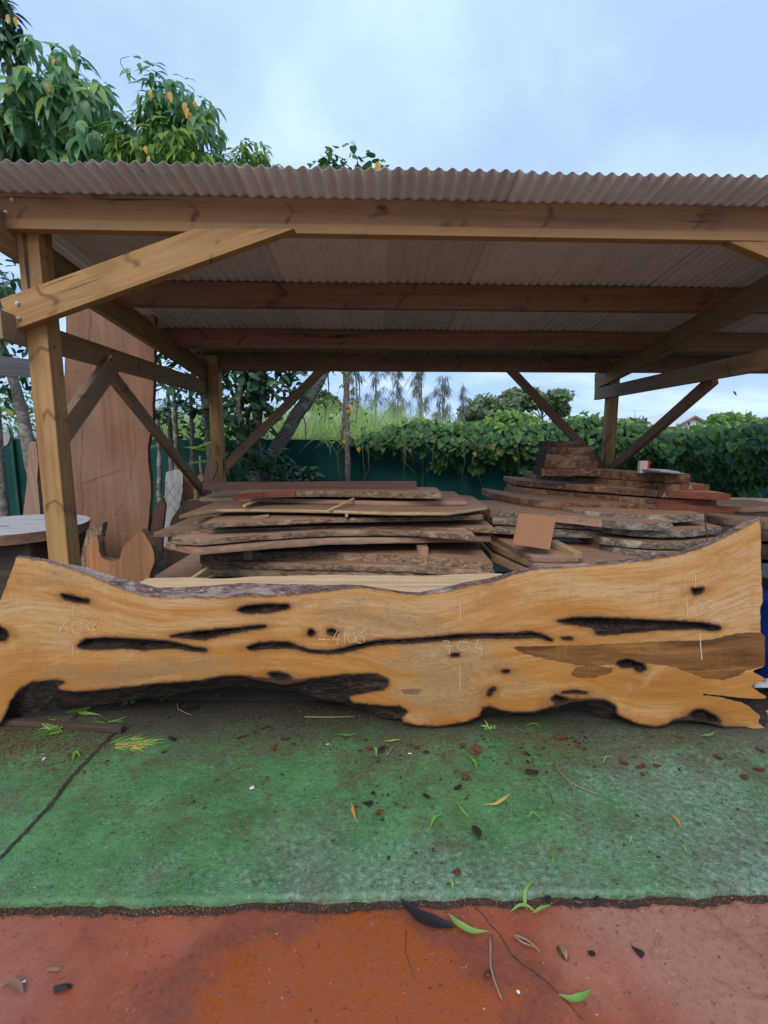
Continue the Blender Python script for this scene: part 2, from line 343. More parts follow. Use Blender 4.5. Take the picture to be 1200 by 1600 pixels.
def crack(name, pts, w, z, m, jit=.006, seed=0):
    P = []
    for (a, b) in zip(pts[:-1], pts[1:]):
        A, B = on_z(*a, z), on_z(*b, z); n = max(2, int((B - A).length / .012))
        for i in range(n): P.append(A.lerp(B, i / n))
    vs = []
    for i, p in enumerate(P):
        d = (P[min(i + 1, len(P) - 1)] - P[max(i - 1, 0)]).normalized(); s = Vector((-d.y, d.x, 0))
        p = p + s * jit * (nz(i * .31, seed) + .6 * nz(i * .9, seed + 4)); ww = w * (.55 + .9 * abs(nz(i * .4, seed + 9))) * min(1, (len(P) - i) / 8 + .25)
        zz = .003 * fbm(p.x * 2.2, p.y * 2.2, 1, 2)
        vs += [p - s * ww + Vector((0, 0, .003 + zz)), p + Vector((0, 0, .0045 + zz)), p + s * ww + Vector((0, 0, .003 + zz))]
    fs = [f for i in range(len(P) - 1) for f in ((3 * i, 3 * i + 3, 3 * i + 4, 3 * i + 1), (3 * i + 1, 3 * i + 4, 3 * i + 5, 3 * i + 2))]
    mesh(name, vs, fs, m)['kind'] = 'structure'
crack('slab_joint', [(-25, 1358), (5, 1336), (40, 1300), (78, 1258), (108, 1218), (140, 1184), (172, 1150), (196, 1130)], .010, .004, M_DIRT, .010, 1)
crack('pavement_crack', [(733, 1408), (762, 1440), (782, 1462), (796, 1490), (815, 1506), (845, 1528), (872, 1552), (893, 1574), (916, 1602)], .0022, -.024, M_DIRT, .006, 2)
crack('pavement_crack', [(634, 1452), (634, 1490), (650, 1540)], .0011, -.024, M_DIRT, .004, 3)
crack('pavement_crack', [(838, 1216), (856, 1232), (862, 1250), (866, 1272)], .0016, .004, M_DIRT, .006, 4)

# ------------------------------------------------------------------ the timber shed
YAW = math.radians(2.4); WD = Vector((math.cos(YAW), math.sin(YAW), 0)); DD = Vector((-math.sin(math.radians(1.2)), math.cos(math.radians(1.2)), 0))
SL = .115; Y0 = 3.36; ZT0 = 2.961
shed = tag(empty('timber_shed', (0, 5, 0)), 'open timber shed of brown pine posts under a corrugated metal roof', 'shed')
def box_mesh(name, L, w, h, ch=.004):
    bm = bmesh.new(); bmesh.ops.create_cube(bm, size=1.0)
    for v in bm.verts: v.co = Vector((v.co.x * L, v.co.y * w, v.co.z * h))
    bmesh.ops.bevel(bm, geom=list(bm.edges), offset=ch, segments=2, profile=.6, affect='EDGES')
    me = bpy.data.meshes.new(name); bm.to_mesh(me); bm.free(); return me
def timber(name, a, b, w, h, m, parent, up=(0, 0, 1), ch=.004):
    """bar from a to b, w wide across, h along 'up'"""
    a, b = Vector(a), Vector(b); x = (b - a).normalized(); up = Vector(up); y = up.cross(x).normalized(); z = x.cross(y)
    M = Matrix((x, y, z)).transposed().to_4x4(); M.translation = (a + b) / 2
    return link(name, box_mesh(name, (b - a).length, w, h, ch), m, parent, M)
def pl(x, Y): return Vector((x, Y + math.tan(YAW) * x, 0))
PUR = [3.36, 4.59, 5.81, 6.80]
def purlin_top(Y): return ZT0 - SL * (Y - Y0)
LX, RX = -2.45, 6.0
purl = []
for i, Y in enumerate(PUR):
    zt = purlin_top(Y); a, b = pl(LX + .04, Y + .04), pl(RX, Y + .04); a.z = b.z = zt - .1
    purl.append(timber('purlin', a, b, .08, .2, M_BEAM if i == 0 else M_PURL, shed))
# posts
def post(x0, y0, w, d, zt, m=M_POST): return timber('post', (x0 + w / 2, y0 + d / 2, -.02), (x0 + w / 2, y0 + d / 2, zt), d, w, m, shed, up=(1, 0, 0), ch=.006)
PFY = 3.34
p1 = post(-2.262, PFY, .135, .14, 2.92)
p2 = post(-2.25, 6.66, .14, .14, 2.55)
p3 = post(3.0, 6.92, .13, .14, 2.55)
p4 = post(2.93 + .07, 3.56, .135, .14, 2.92)
# side rafters, parallel to the roof, and level rails
def raft(x, y0, y1, h, th): timber('rafter', (x, y0, ZT0 - .34 - SL * (y0 - Y0) + h / 2), (x, y1, ZT0 - .34 - SL * (y1 - Y0) + h / 2), th, h, M_RAFT, shed)
raft(-2.262 - .032, 3.02, 7.2, .22, .06)
raft(2.965, 3.1, 7.28, .22, .06)
timber('rail', (-2.262 - .032, 3.14, 2.185), (-2.262 - .032, 7.15, 2.14), .06, .165, M_RAFT, shed)
timber('rail', (2.965, 3.1, 2.115), (2.965, 7.26, 2.105), .06, .155, M_RAFT, shed)
# braces: front left and front right in the plane of the front purlin
def brace_front(A, B, Y, h=.185):                     # A, B: pixel centre-lines of the two ends
    a, b = on_y(*A, Y), on_y(*B, Y); d = (b - a).normalized(); up = Vector((-d.z, 0, d.x))
    if up.z < 0: up = -up
    Lm = (b - a).length; hh = h / 2
    base = purl[0].matrix_world.translation.z - .103
    vs = []
    for yy in (Y, Y + .078):
        lo, hi = a - up * hh, a + up * hh
        # upper end cut level under the purlin
        tlo = (base - lo.z) / d.z; thi = (base - hi.z) / d.z
        for p in (lo, lo + d * tlo, hi + d * thi, hi): vs.append((p.x, yy, p.z))
    me = bpy.data.meshes.new('brace'); me.from_pydata(vs, [], [(0, 1, 2, 3), (7, 6, 5, 4), (0, 4, 5, 1), (1, 5, 6, 2), (2, 6, 7, 3), (3, 7, 4, 0)])
    bm = bmesh.new(); bm.from_mesh(me); bmesh.ops.recalc_face_normals(bm, faces=bm.faces); bmesh.ops.bevel(bm, geom=list(bm.edges), offset=.003, segments=1, affect='EDGES')
    # turn so that local X runs along the brace
    x = d; y = Vector((0, 1, 0)); z = x.cross(y); M = Matrix((x, y, z)).transposed().to_4x4(); M.translation = a
    bm.transform(M.inverted()); bm.to_mesh(me); bm.free()
    return link('brace', me, M_POST, shed, M)
br = brace_front((9, 492), (363, 364), PFY - .082, .19)
brace_front((1344, 436), (1205, 378), PFY + .12)
# braces in the two side planes and the back plane
def stick(name, A, YA, B, YB, w, h, m, up, par, ch=.004):
    return timber(name, on_y(*A, YA), on_y(*B, YB), w, h, m, par, up, ch)
timber('brace', (-2.30, 4.25, 2.13), (-2.30, 6.62, .72), .06, .10, M_RAFT, shed, (0, .5, 1))
timber('brace', (-2.235, 3.46, 1.47), (-2.235, 4.32, 2.12), .06, .15, M_RAFT, shed, (0, -1, .7))
stick('brace', (350, 732), 6.72, (506, 575), 6.80, .05, .11, M_RAFT, (-1, 0, 1), shed)
stick('brace', (790, 570), 6.93, (946, 735), 6.98, .05, .11, M_PURL, (1, 0, 1), shed)
timber('brace', (3.07, 6.93, 1.06), (3.07, 4.85, 2.06), .06, .11, M_PURL, shed, (0, 1, 1))
# bolts and washers
def bolt(px, py, Y, par):
    bm = bmesh.new(); bmesh.ops.create_cone(bm, segments=14, radius1=.013, radius2=.011, depth=.008, cap_ends=True)
    r = bmesh.ops.create_cone(bm, segments=6, radius1=.007, radius2=.0065, depth=.012, cap_ends=True)
    bmesh.ops.translate(bm, verts=r['verts'], vec=(0, 0, .006)); me = bpy.data.meshes.new('bolt'); bm.to_mesh(me); bm.free()
    M = Matrix.Rotation(math.radians(90), 4, 'X'); M.translation = on_y(px, py, Y - .003)
    link('bolt', me, M_BOLT, par, M)
for q in ((27, 474), (29, 497)): bolt(*q, PFY - .085, br)
for q in ((19, 312), (9, 332)): bolt(*q, Y0 + YAW * -2.2 - .002, purl[0])
# roof: separate corrugated sheets
def roof_mat():
    k = Mat('roof_sheet_metal'); v = k.co((1, 1, 1), rnd=True); n = k.noise(v, 5, 5, .65); st = k.noise(k.co((30, 1.2, 1)), 1., 3)
    c = k.ramp(n, [(.3, (.61, .575, .555)), (.7, (.70, .665, .645))]); c = k.mix(k.smooth(st, .5, .75, 0, .45), c, (.42, .36, .32)); rd = k.math('ADD', k.math('MULTIPLY', k.oi.outputs['Random'], .22), .86); c = k.mix(1., c, k.comb(rd, rd, rd), 'MULTIPLY')
    c = k.mix(k.smooth(k.noise(v, 30, 3), .66, .74, 0, .5), c, (.19, .14, .11))
    return k.done(c, .55, n, .05, .002, .35)
M_ROOF = roof_mat()
PIT, AMP = .076, .0095
def roof_sheet(u0, u1, lift):
    nper = 14; us = np.arange(u0, u1 + 1e-6, PIT / nper); ts = [-.273 - .004 * nz(u0, 3), .4, 1.25, 2.4, 3.66]
    vs = []
    for dz in (0, .0012):
        for t in ts:
            for u in us:
                p = WD * u + DD * t + Vector((0, Y0, ZT0 + AMP + .001 - SL * t))
                p.z += AMP * math.cos(2 * math.pi * u / PIT) + lift + dz + .002 * nz(u, t, 0, 1.7); vs.append(p)
    n = len(us); m = len(ts); fs = []
    for l in range(2):
        for j in range(m - 1):
            for i in range(n - 1):
                a = l * n * m + j * n + i; q = (a, a + 1, a + n + 1, a + n); fs.append(q if l else q[::-1])
    o = n * m
    for i in range(n - 1): fs += [(i, i + 1, o + i + 1, o + i), (o + (m - 1) * n + i, o + (m - 1) * n + i + 1, (m - 1) * n + i + 1, (m - 1) * n + i)]
    for j in range(m - 1): fs += [(o + j * n, o + (j + 1) * n, (j + 1) * n, j * n), (j * n + n - 1, (j + 1) * n + n - 1, o + (j + 1) * n + n - 1, o + j * n + n - 1)]
    mesh('roof_sheet', vs, fs, M_ROOF, shed, smooth=True)
for i, u in enumerate(np.arange(LX + .02, 5.6, PIT * 10.5)):
    roof_sheet(u, u + PIT * 11.5, .0055 * (i % 2))
# ------------------------------------------------------------------ the big live-edge slab standing in front
YS, TS = 2.485, .085
TOPF = [(26,870),(45,872),(70,877),(105,887),(140,899),(168,912),(196,922),(224,930),(245,934),(297,934),(350,934),(380,931),(415,932),(467,928),(513,924),(537,920),(565,918),(597,922),(625,927),(653,930),(695,925),(730,917),(765,910),(780,906),(800,899),(832,890),(902,885),(955,881),(1007,876),(1060,867),(1095,857),(1130,841),(1161,825),(1188,810)]
RIGHT = [(1189,850),(1189,885),(1192,941),(1188,948),(1188,988),(1195,993),(1195,1041),(1175,1049),(1184,1053),(1195,1060),(1195,1065),(1181,1066),(1174,1072),(1182,1079),(1199,1089),(1196,1092),(1160,1091),(1130,1087),(1098,1084),(1098,1086),(1130,1090),(1158,1097),(1172,1105),(1188,1119),(1184,1129),(1196,1141)]
# bottom edge: front-face pixel and the pixel of the silhouette behind it
BOT = [((1165,1140),(1165,1142)),((1130,1137),(1128,1141)),((1112,1130),(1110,1139)),((1077,1125),(1075,1136)),((1053,1126),(1050,1137)),((1039,1135),(1037,1140)),((1018,1137),(1016,1141)),((990,1130),(985,1137)),((962,1116),(955,1128)),((962,1105),(940,1120)),((948,1095),(925,1112)),((920,1094),(908,1107)),((895,1097),(893,1106)),((867,1105),(866,1111)),((832,1114),(831,1118)),((801,1114),(800,1118)),((782,1111),(783,1118)),((765,1104),(769,1119)),((753,1109),(757,1122)),((751,1120),(750,1126)),((730,1129),(729,1133)),((684,1136),(684,1139)),((653,1135),(652,1139)),((628,1129),(624,1135)),((625,1120),(606,1128)),((637,1111),(592,1122)),((625,1105),(580,1115)),((590,1103),(566,1107)),((551,1099),(550,1104)),((543,1090),(540,1099)),((548,1085),(532,1097)),((576,1081),(524,1096)),((604,1074),(516,1095)),((607,1064),(507,1093)),((590,1054),(496,1090)),((555,1054),(486,1087)),((520,1057),(476,1084)),((485,1062),(464,1081)),((453,1069),(449,1079)),((438,1069),(430,1077)),((401,1062),(400,1074)),((380,1057),(378,1072)),((350,1057),(345,1074)),((315,1064),(310,1078)),((245,1069),(243,1088)),((168,1078),(166,1100)),((120,1082),(112,1108)),((93,1079),(84,1110)),((88,1072),(66,1113)),((100,1066),(52,1116)),((87,1063),(40,1118)),((49,1067),(30,1121)),((31,1078),(24,1123)),((17,1097),(18,1126)),((10,1116),(9,1130)),((0,1132),(0,1137)),((-22,1138),(-22,1141)),((-48,1132),(-48,1136))]
LEFT = [(-62,1085),(-48,1040),(-32,1005),(-22,980),(-2,945),(12,908)]
TH = [(26,2),(105,6),(140,12),(175,15),(210,19),(245,16),(297,17),(350,21),(420,20),(470,15),(520,9),(560,4),(600,3),(650,4),(700,8),(750,8),(800,6),(900,4),(1000,5),(1100,7),(1160,10),(1188,5)]
def interp(tab, x):
    return float(np.interp(x, [t[0] for t in tab], [t[1] for t in tab]))
HOLES = [
 [(95,928),(112,931),(130,936),(138,937),(138,942),(120,940),(100,935)],
 [(121,1009),(133,999),(165,996.5),(210,999),(259,1002),(280,1006),(301,1011.5),(322,1014),(322,1017.5),(297,1016),(280,1012),(252,1012),(224,1015),(196,1011.5),(157,1014),(130,1013)],
 [(266,994),(287,990),(315,986),(350,983),(385,980),(415,977),(415,979.5),(378,985),(350,991),(325,997.5),(308,998),(290,996)],
 [(371,952),(385,947),(420,944),(452,945),(450,951),(422,955.5),(390,957),(376,956)],
 [(385,1011.5),(401,1006),(425,1003.5),(450,1004),(464,1010),(485,1016),(513,1018),(537,1013),(562,1006),(590,1001),(632,999),(677,996),(716,992),(758,990.5),(800,990),(832,988),(846,992),(864,1000),(860,1001.5),(843,995),(832,995.5),(800,996.5),(758,996),(716,997.5),(677,1001),(632,1004.5),(590,1006),(565,1011.5),(541,1018),(513,1020.5),(485,1019),(460,1012),(443,1011),(415,1013),(390,1015)],
 [(482,985),(489,984),(491,990),(487,994),(482,992)], [(512,984),(520,983),(528,988),(524,993),(519,991),(513,989)],
 [(704,1023),(711,1021.5),(718,1022.5),(716,1025),(708,1025)], [(785,1048),(791,1046.5),(797,1048.5),(792,1051),(786,1050.5)],
 [(762,1085),(765,1077),(775,1075),(774,1077.5),(768,1079.5),(766,1087),(763,1087)],
 [(871,970.5),(895,965.5),(937,965.5),(990,968),(1042,970.5),(1095,973),(1123,979),(1126,983.5),(1109,985),(1095,981),(1067,982),(1032,983),(1004,986),(969,989),(937,991),(930,988),(944,985),(920,978),(895,975)],
 [(1080,920),(1100,919),(1096,924.5),(1086,929)],
 [(-18,978),(0,980),(9,985),(13,994),(7,1000),(-12,1002)],
 [(963,1035),(980,1030),(1004,1037),(1009,1046),(997,1049),(990,1041),(972,1043)],
 [(1078,1116),(1088,1109),(1098,1109),(1116,1118),(1124,1126),(1112,1128),(1085,1126)],
 [(420,1051.5),(432,1050.5),(450,1055),(453,1060),(436,1063),(425,1058)],
 [(876,996.5),(890,996),(895,998),(885,999)], [(878,1082),(900,1079),(917,1082.5),(900,1082)],
 [(862,1092),(868,1086),(880,1090),(889,1094),(876,1098)],
]
HEART = [(800,1013),(815,1010),(860,1009),(930,1008),(1000,1004),(1060,1002),(1110,1000),(1135,994),(1150,990),(1188,989),(1196,993),(1196,1040),(1165,1047),(1155,1055),(1130,1062),(1105,1060),(1080,1052),(1055,1043),(1030,1038),(1004,1036),(960,1038),(900,1038),(850,1029),(820,1021)]
HEART2 = [(890,1055),(900,1042),(930,1040),(960,1044),(955,1052),(930,1059),(905,1060)]
HEART3 = [(625,1078),(640,1076),(662,1077),(655,1083),(645,1087),(632,1084)]
def to_plane(q, Y=YS): p = on_y(q[0], q[1], Y); return (p.x, max(p.z, .004))
def resample(P, step, closed=True, extra=None):
    out, ex = [], []; n = len(P)
    for i in range(n if closed else n - 1):
        a, b = np.array(P[i]), np.array(P[(i + 1) % n]); k = max(1, int(round(np.linalg.norm(b - a) / step)))
        for j in range(k):
            out.append(a + (b - a) * j / k)
            if extra is not None: ex.append(extra[i] + (extra[(i + 1) % n] - extra[i]) * j / k)
    return (np.array(out), np.array(ex)) if extra is not None else np.array(out)
def smoothed(P, k=1):
    for _ in range(k): P = .25 * np.roll(P, 1, 0) + .5 * P + .25 * np.roll(P, -1, 0)
    return P
def inside(poly, pts):
    x, y = pts[:, 0], pts[:, 1]; r = np.zeros(len(pts), bool); P = np.asarray(poly); j = len(P) - 1
    for i in range(len(P)):
        xi, yi = P[i]; xj, yj = P[j]
        c = ((yi > y) != (yj > y)); r ^= c & (x < (xj - xi) * (y - yi) / (yj - yi + 1e-12) + xi); j = i
    return r
def dist(poly, pts):
    P = np.asarray(poly); A = P; B = np.roll(P, -1, 0); d = np.full(len(pts), 9.)
    for a, b in zip(A, B):
        ab = b - a; t = np.clip(((pts - a) @ ab) / (ab @ ab + 1e-12), 0, 1); q = a + t[:, None] * ab
        d = np.minimum(d, np.hypot(*(pts - q).T))
    return d
def wood_front():
    k = Mat('oiled_slab_face'); gv, dk, hw, og, md = (k.attr(a) for a in ('gv', 'dk', 'hw', 'og', 'md'))
    v = k.co((1, 1, 1), 'Object', False); x, y, z = k.sep(v)
    warp = k.noise(k.comb(k.math('MULTIPLY', x, .9), k.math('MULTIPLY', z, 2.2)), 1., 3)
    gg = k.math('ADD', gv, k.math('MULTIPLY', warp, .09))
    g1 = k.noise(k.comb(k.math('MULTIPLY', x, 1.1), k.math('MULTIPLY', gg, 26)), 1., 4, .6, .25)
    g2 = k.noise(k.comb(k.math('MULTIPLY', x, 5.), k.math('MULTIPLY', gg, 62)), 1., 4, .65)
    zone = k.math('ADD', k.noise(k.comb(k.math('MULTIPLY', x, .8), k.math('MULTIPLY', gg, 5.)), 1., 5, .65), k.math('MULTIPLY', k.math('SUBTRACT', gv, .5), .16))
    c = k.ramp(zone, [(.30, (.34, .125, .018)), (.43, (.44, .19, .040)), (.53, (.50, .265, .090)), (.68, (.55, .345, .17))])
    c = k.mix(k.smooth(g1, .44, .28, 0, .22), c, (.38, .16, .035)); c = k.mix(k.smooth(g1, .55, .74, 0, .26), c, (.54, .315, .125))
    c = k.mix(k.math('MULTIPLY', k.smooth(g2, .54, .36), .48), c, (.29, .125, .035))
    c = k.mix(k.math('MULTIPLY', og, .75), c, (.40, .14, .016))
    # dark figure lines: growth rings
    ring = k.math('ABSOLUTE', k.math('SUBTRACT', k.math('FRACT', k.math('MULTIPLY', k.math('ADD', gg, k.math('MULTIPLY', g1, .05)), 9.)), .5))
    c = k.mix(k.math('MULTIPLY', k.smooth(ring, .05, .0), k.smooth(zone, .38, .58, .26, .02)), c, (.26, .115, .03))
    bl = k.noise(k.comb(k.math('MULTIPLY', x, 2.2), k.math('MULTIPLY', z, 4.5)), 1., 6, .7, .6)
    c = k.mix(k.smooth(bl, .51, .66, 0., .62), c, (.36, .165, .036)); c = k.mix(k.smooth(bl, .46, .30, 0., .55), c, (.56, .36, .175))
    po = k.noise(k.comb(k.math('MULTIPLY', x, 16), k.math('MULTIPLY', gg, 95)), 1., 4, .75); c = k.mix(k.smooth(po, .55, .66, 0., .6), c, (.27, .13, .045))
    # heartwood island
    hc = k.ramp(k.noise(k.comb(k.math('MULTIPLY', x, 2.4), k.math('MULTIPLY', z, 17)), 1., 5, .65, .8), [(.36, (.055, .016, .004)), (.46, (.125, .045, .008)), (.54, (.165, .064, .012)), (.66, (.30, .130, .032))])
    hwn = k.math('ADD', hw, k.math('MULTIPLY', k.math('SUBTRACT', k.noise(v, 28, 3), .5), .35))
    c = k.mix(k.smooth(hwn, .40, .66, 0., .90), c, hc); c = k.mix(k.math('MULTIPLY', k.smooth(hwn, .34, .5), k.smooth(hwn, .68, .5)), c, (.13, .05, .016))
    # black mould flecks in patches
    fl = k.noise(k.comb(k.math('MULTIPLY', x, 34), k.math('MULTIPLY', z, 70)), 1., 6, .85)
    pt = k.math('ADD', md, k.math('MULTIPLY', k.math('SUBTRACT', k.noise(k.comb(k.math('MULTIPLY', x, 5), k.math('MULTIPLY', z, 13)), 1., 6, .72), .5), 2.2))
    c = k.mix(k.math('MULTIPLY', k.smooth(fl, .50, .62, 0., .82), k.smooth(pt, .35, .8)), c, (.13, .10, .055))
    c = k.mix(k.math('MULTIPLY', k.smooth(pt, .35, .95), .36), c, (.27, .21, .125))
    fl2 = k.noise(k.comb(k.math('MULTIPLY', x, 55), k.math('MULTIPLY', z, 190)), 1., 2, .6)
    c = k.mix(k.smooth(fl2, .66, .74, 0., .5), c, (.20, .11, .045))
    # saw marks: fine verticals
    sw = k.noise(k.comb(k.math('MULTIPLY', x, 105), k.math('MULTIPLY', z, 3.5)), 1., 2, .5); sm = k.smooth(k.noise(v, 2.4, 2), .4, .6)
    c = k.mix(k.math('MULTIPLY', k.math('MULTIPLY', k.smooth(sw, .50, .68), sm), .26), c, (.27, .14, .055))
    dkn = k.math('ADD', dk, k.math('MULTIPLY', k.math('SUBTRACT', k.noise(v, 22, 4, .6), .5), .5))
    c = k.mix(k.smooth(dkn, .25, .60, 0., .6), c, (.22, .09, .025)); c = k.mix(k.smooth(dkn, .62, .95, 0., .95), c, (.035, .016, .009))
    return k.done(c, k.smooth(g1, .3, .7, .42, .62), k.math('ADD', k.math('MULTIPLY', g2, .6), k.math('MULTIPLY', sw, .5)), .22, .0025, .4)
M_FACE = wood_front()
def big_slab():
    top = [to_plane(q) for q in TOPF]; right = [to_plane(q) for q in RIGHT]; bot = [to_plane(q[0]) for q in BOT]; left = [to_plane(q) for q in LEFT]
    Fp = top + right + bot + left
    BK = [to_plane((q[0], q[1] - interp(TH, q[0])), YS + TS) for q in TOPF] + [to_plane((q[0] + 1, q[1]), YS + TS) for q in RIGHT] + [to_plane(q[1], YS + TS) for q in BOT] + [to_plane((q[0] + 3, q[1]), YS + TS) for q in LEFT]
    f, b = resample(Fp, .011, True, [np.array(q) for q in BK])
    nrm = np.roll(f, -1, 0) - np.roll(f, 1, 0); nrm = np.stack([-nrm[:, 1], nrm[:, 0]], 1); nrm /= np.linalg.norm(nrm, axis=1)[:, None] + 1e-9
    n = len(f)
    f = smoothed(f); jit = np.array([.0035 * fbm(p[0] * 22, p[1] * 22, 0, 3) for p in f]); f = f + nrm * jit[:, None]; f[:, 1] = np.maximum(f[:, 1], .003)
    holes = []
    for h in HOLES:
        P = smoothed(resample([to_plane(q) for q in h], .009)); P = P + np.array([[.002 * nz(p[0], p[1], 3, 60), .002 * nz(p[1], p[0], 8, 60)] for p in P]); holes.append(P)
    lo, hi = f.min(0), f.max(0); st = .0145
    gx, gy = np.meshgrid(np.arange(lo[0], hi[0], st), np.arange(lo[1], hi[1], st)); G = np.stack([gx.ravel(), gy.ravel()], 1); G += RNG.uniform(-.003, .003, G.shape)
    G = G[inside(f, G)]; de = dist(f, G); G = G[de > .007]
    dh = np.full(len(G), 9.)
    for P in holes: dh = np.minimum(dh, dist(P, G))
    G = G[dh > .006]
    allv = [Vector(p) for p in f]; edges = [(i, (i + 1) % n) for i in range(n)]
    for P in holes:
        s = len(allv); m = len(P); allv += [Vector(p) for p in P]; edges += [(s + i, s + (i + 1) % m) for i in range(m)]
    allv += [Vector(p) for p in G]
    v2, e2, f2, *_ = delaunay_2d_cdt(allv, edges, [], 0, 1e-6)
    v2 = np.array([tuple(p) for p in v2]); f2 = np.array(f2); cen = v2[f2].mean(1)
    ins = inside(f, cen); hid = np.full(len(cen), -1)
    for i, P in enumerate(holes): hid[inside(P, cen)] = i
    # attributes
    de = dist(f, v2); dh = np.full(len(v2), 9.)
    for P in holes: dh = np.minimum(dh, dist(P, v2))
    tp = np.array(top); 
    sx = np.array([.30, 1.]); dha = np.full(len(v2), 9.)
    for P in holes: dha = np.minimum(dha, dist(P * sx, v2 * sx))
    zt = np.interp(v2[:, 0], tp[:, 0], tp[:, 1]); bt = np.array(sorted([(q[0], q[1]) for q in [to_plane(p[1]) for p in BOT]])); zb = np.interp(v2[:, 0], bt[:, 0], bt[:, 1])
    gv = (v2[:, 1] - zb) / np.maximum(zt - zb, .2)
    for P in holes:                                    # grain bends round the pockets
        c = P.mean(0); ex = max(np.ptp(P[:, 0]) * .6, .03); ey = max(np.ptp(P[:, 1]) * .9, .03); d = ((v2[:, 0] - c[0]) / ex) ** 2 + ((v2[:, 1] - c[1]) / (ey * 1.8)) ** 2
        gv = gv + .03 * np.sign(v2[:, 1] - c[1]) * np.exp(-d) * np.tanh(np.abs(v2[:, 1] - c[1]) / .01)
    low = np.exp(-np.abs(v2[:, 1] - zb) / .10); nb = dist(np.array(bot), v2)
    og = np.clip(np.exp(-nb / .07) + .6 * np.exp(-dh / .03), 0, 1) * (v2[:, 0] < .75)
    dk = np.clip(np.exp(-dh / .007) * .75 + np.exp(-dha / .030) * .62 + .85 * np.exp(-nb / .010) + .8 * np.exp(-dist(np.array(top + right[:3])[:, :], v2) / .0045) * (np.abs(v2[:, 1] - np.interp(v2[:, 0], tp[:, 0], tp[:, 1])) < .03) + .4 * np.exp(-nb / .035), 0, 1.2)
    hw = np.zeros(len(v2))
    for h in (HEART, HEART2, HEART3):
        P = [to_plane(q) for q in h]; d = dist(P, v2); sgn = np.where(inside(P, v2), 1, -1); hw = np.maximum(hw, np.clip(.5 + sgn * d / .012, 0, 1) * (1. if h is HEART else .78))
    md = .18 * (v2[:, 0] < .9).astype(float)
    for (mx, my, rx, ry, a) in ((560,960,70,28,.75),(640,975,60,18,.55),(690,1085,75,40,1.),(700,1000,40,40,.6),(760,1030,60,40,.45),(150,1060,120,20,.65),(300,1040,110,22,.6),(85,900,50,25,.55),(640,1030,70,25,.5),(850,1080,60,25,.4),(250,975,70,25,.25)):
        c = to_plane((mx, my)); md += a * np.exp(-((v2[:, 0] - c[0]) / (rx / 300)) ** 2 - ((v2[:, 1] - c[1]) / (ry / 300)) ** 2)
    yy = YS + .0012 * np.array([nz(p[0], p[1], 1, 4) for p in v2])
    V3 = np.stack([v2[:, 0], yy, v2[:, 1]], 1)
    # face (and the flat back) = the slab itself
    keep = ins & (hid < 0); used = np.unique(f2[keep]); mp = -np.ones(len(v2), int); mp[used] = np.arange(len(used))
    back = [(p[0], YS + TS, p[1]) for p in b]; nb0 = len(used)
    faces = [tuple(int(mp[i]) for i in t) for t in f2[keep]] + [tuple(range(nb0 + len(back) - 1, nb0 - 1, -1))]
    o = mesh('live_edge_slab', list(V3[used]) + back, faces, [M_FACE, M_SAWNY], smooth=True, mi=[0] * (len(faces) - 1) + [1])
    for nm, a in (('gv', gv), ('dk', dk), ('hw', hw), ('og', og), ('md', md)): attr(o.data, nm, np.concatenate([a[used], np.zeros(len(back))]))
    tag(o, 'huge golden live-edge wood slab standing on its edge along the green concrete', 'wood slab')
    # bark edge ring
    rows = [0, .12, .3, .5, .72, .9, 1.]; vs = []
    for t in rows:
        for i in range(n):
            q = f[i] * (1 - t) + b[i] * t; y = YS + TS * t
            a = math.sin(math.pi * t) * (.010 + .016 * fbm(q[0] * 9, y * 30, q[1] * 9, 4)) if 0 < t < 1 else 0
            q = q - nrm[i] * a * (0.4 if q[0] > 1.85 or q[0] < -1.95 else 1.0)
            vs.append((q[0], y + (.004 * nz(q[0], t * 5, q[1], 20) if 0 < t < 1 else 0), max(q[1], .002)))
    fs = [(r * n + i, (r + 1) * n + i, (r + 1) * n + (i + 1) % n, r * n + (i + 1) % n) for r in range(len(rows) - 1) for i in range(n)]
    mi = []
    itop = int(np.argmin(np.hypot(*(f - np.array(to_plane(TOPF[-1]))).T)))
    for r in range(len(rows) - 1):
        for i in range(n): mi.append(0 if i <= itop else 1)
    mesh('bark_edge', vs, fs, [M_BARKS, M_BARKL], o, smooth=True, mi=mi)
    # rotten pockets
    for hi_, P in enumerate(holes):
        tri = f2[hid == hi_]; us = np.unique(tri); mm = {int(q): i for i, q in enumerate(us)}; dd = dist(P, v2[us]); wmax = min(np.ptp(P[:, 1]), np.ptp(P[:, 0]))
        dep = min(.068, .028 + wmax * 1.1)
        vv = []; 
        for q, d in zip(us, dd):
            p = v2[q]; vv.append((p[0], YS + dep * (.35 if d < 1e-4 else 1) * (.75 + .6 * nz(p[0], p[1], 2, 35)), p[1]))
        ff = [tuple(mm[int(i)] for i in t) for t in tri]
        base = len(vv); m = len(P)
        idx = [int(np.argmin(np.hypot(*(v2[us] - p).T))) for p in P]
        for p in P: vv.append((p[0], YS + .0003, p[1]))
        ff += [(base + i, idx[i], idx[(i + 1) % m], base + (i + 1) % m) for i in range(m)]
        mesh('cavity', vv, ff, M_ROT, o, smooth=True)
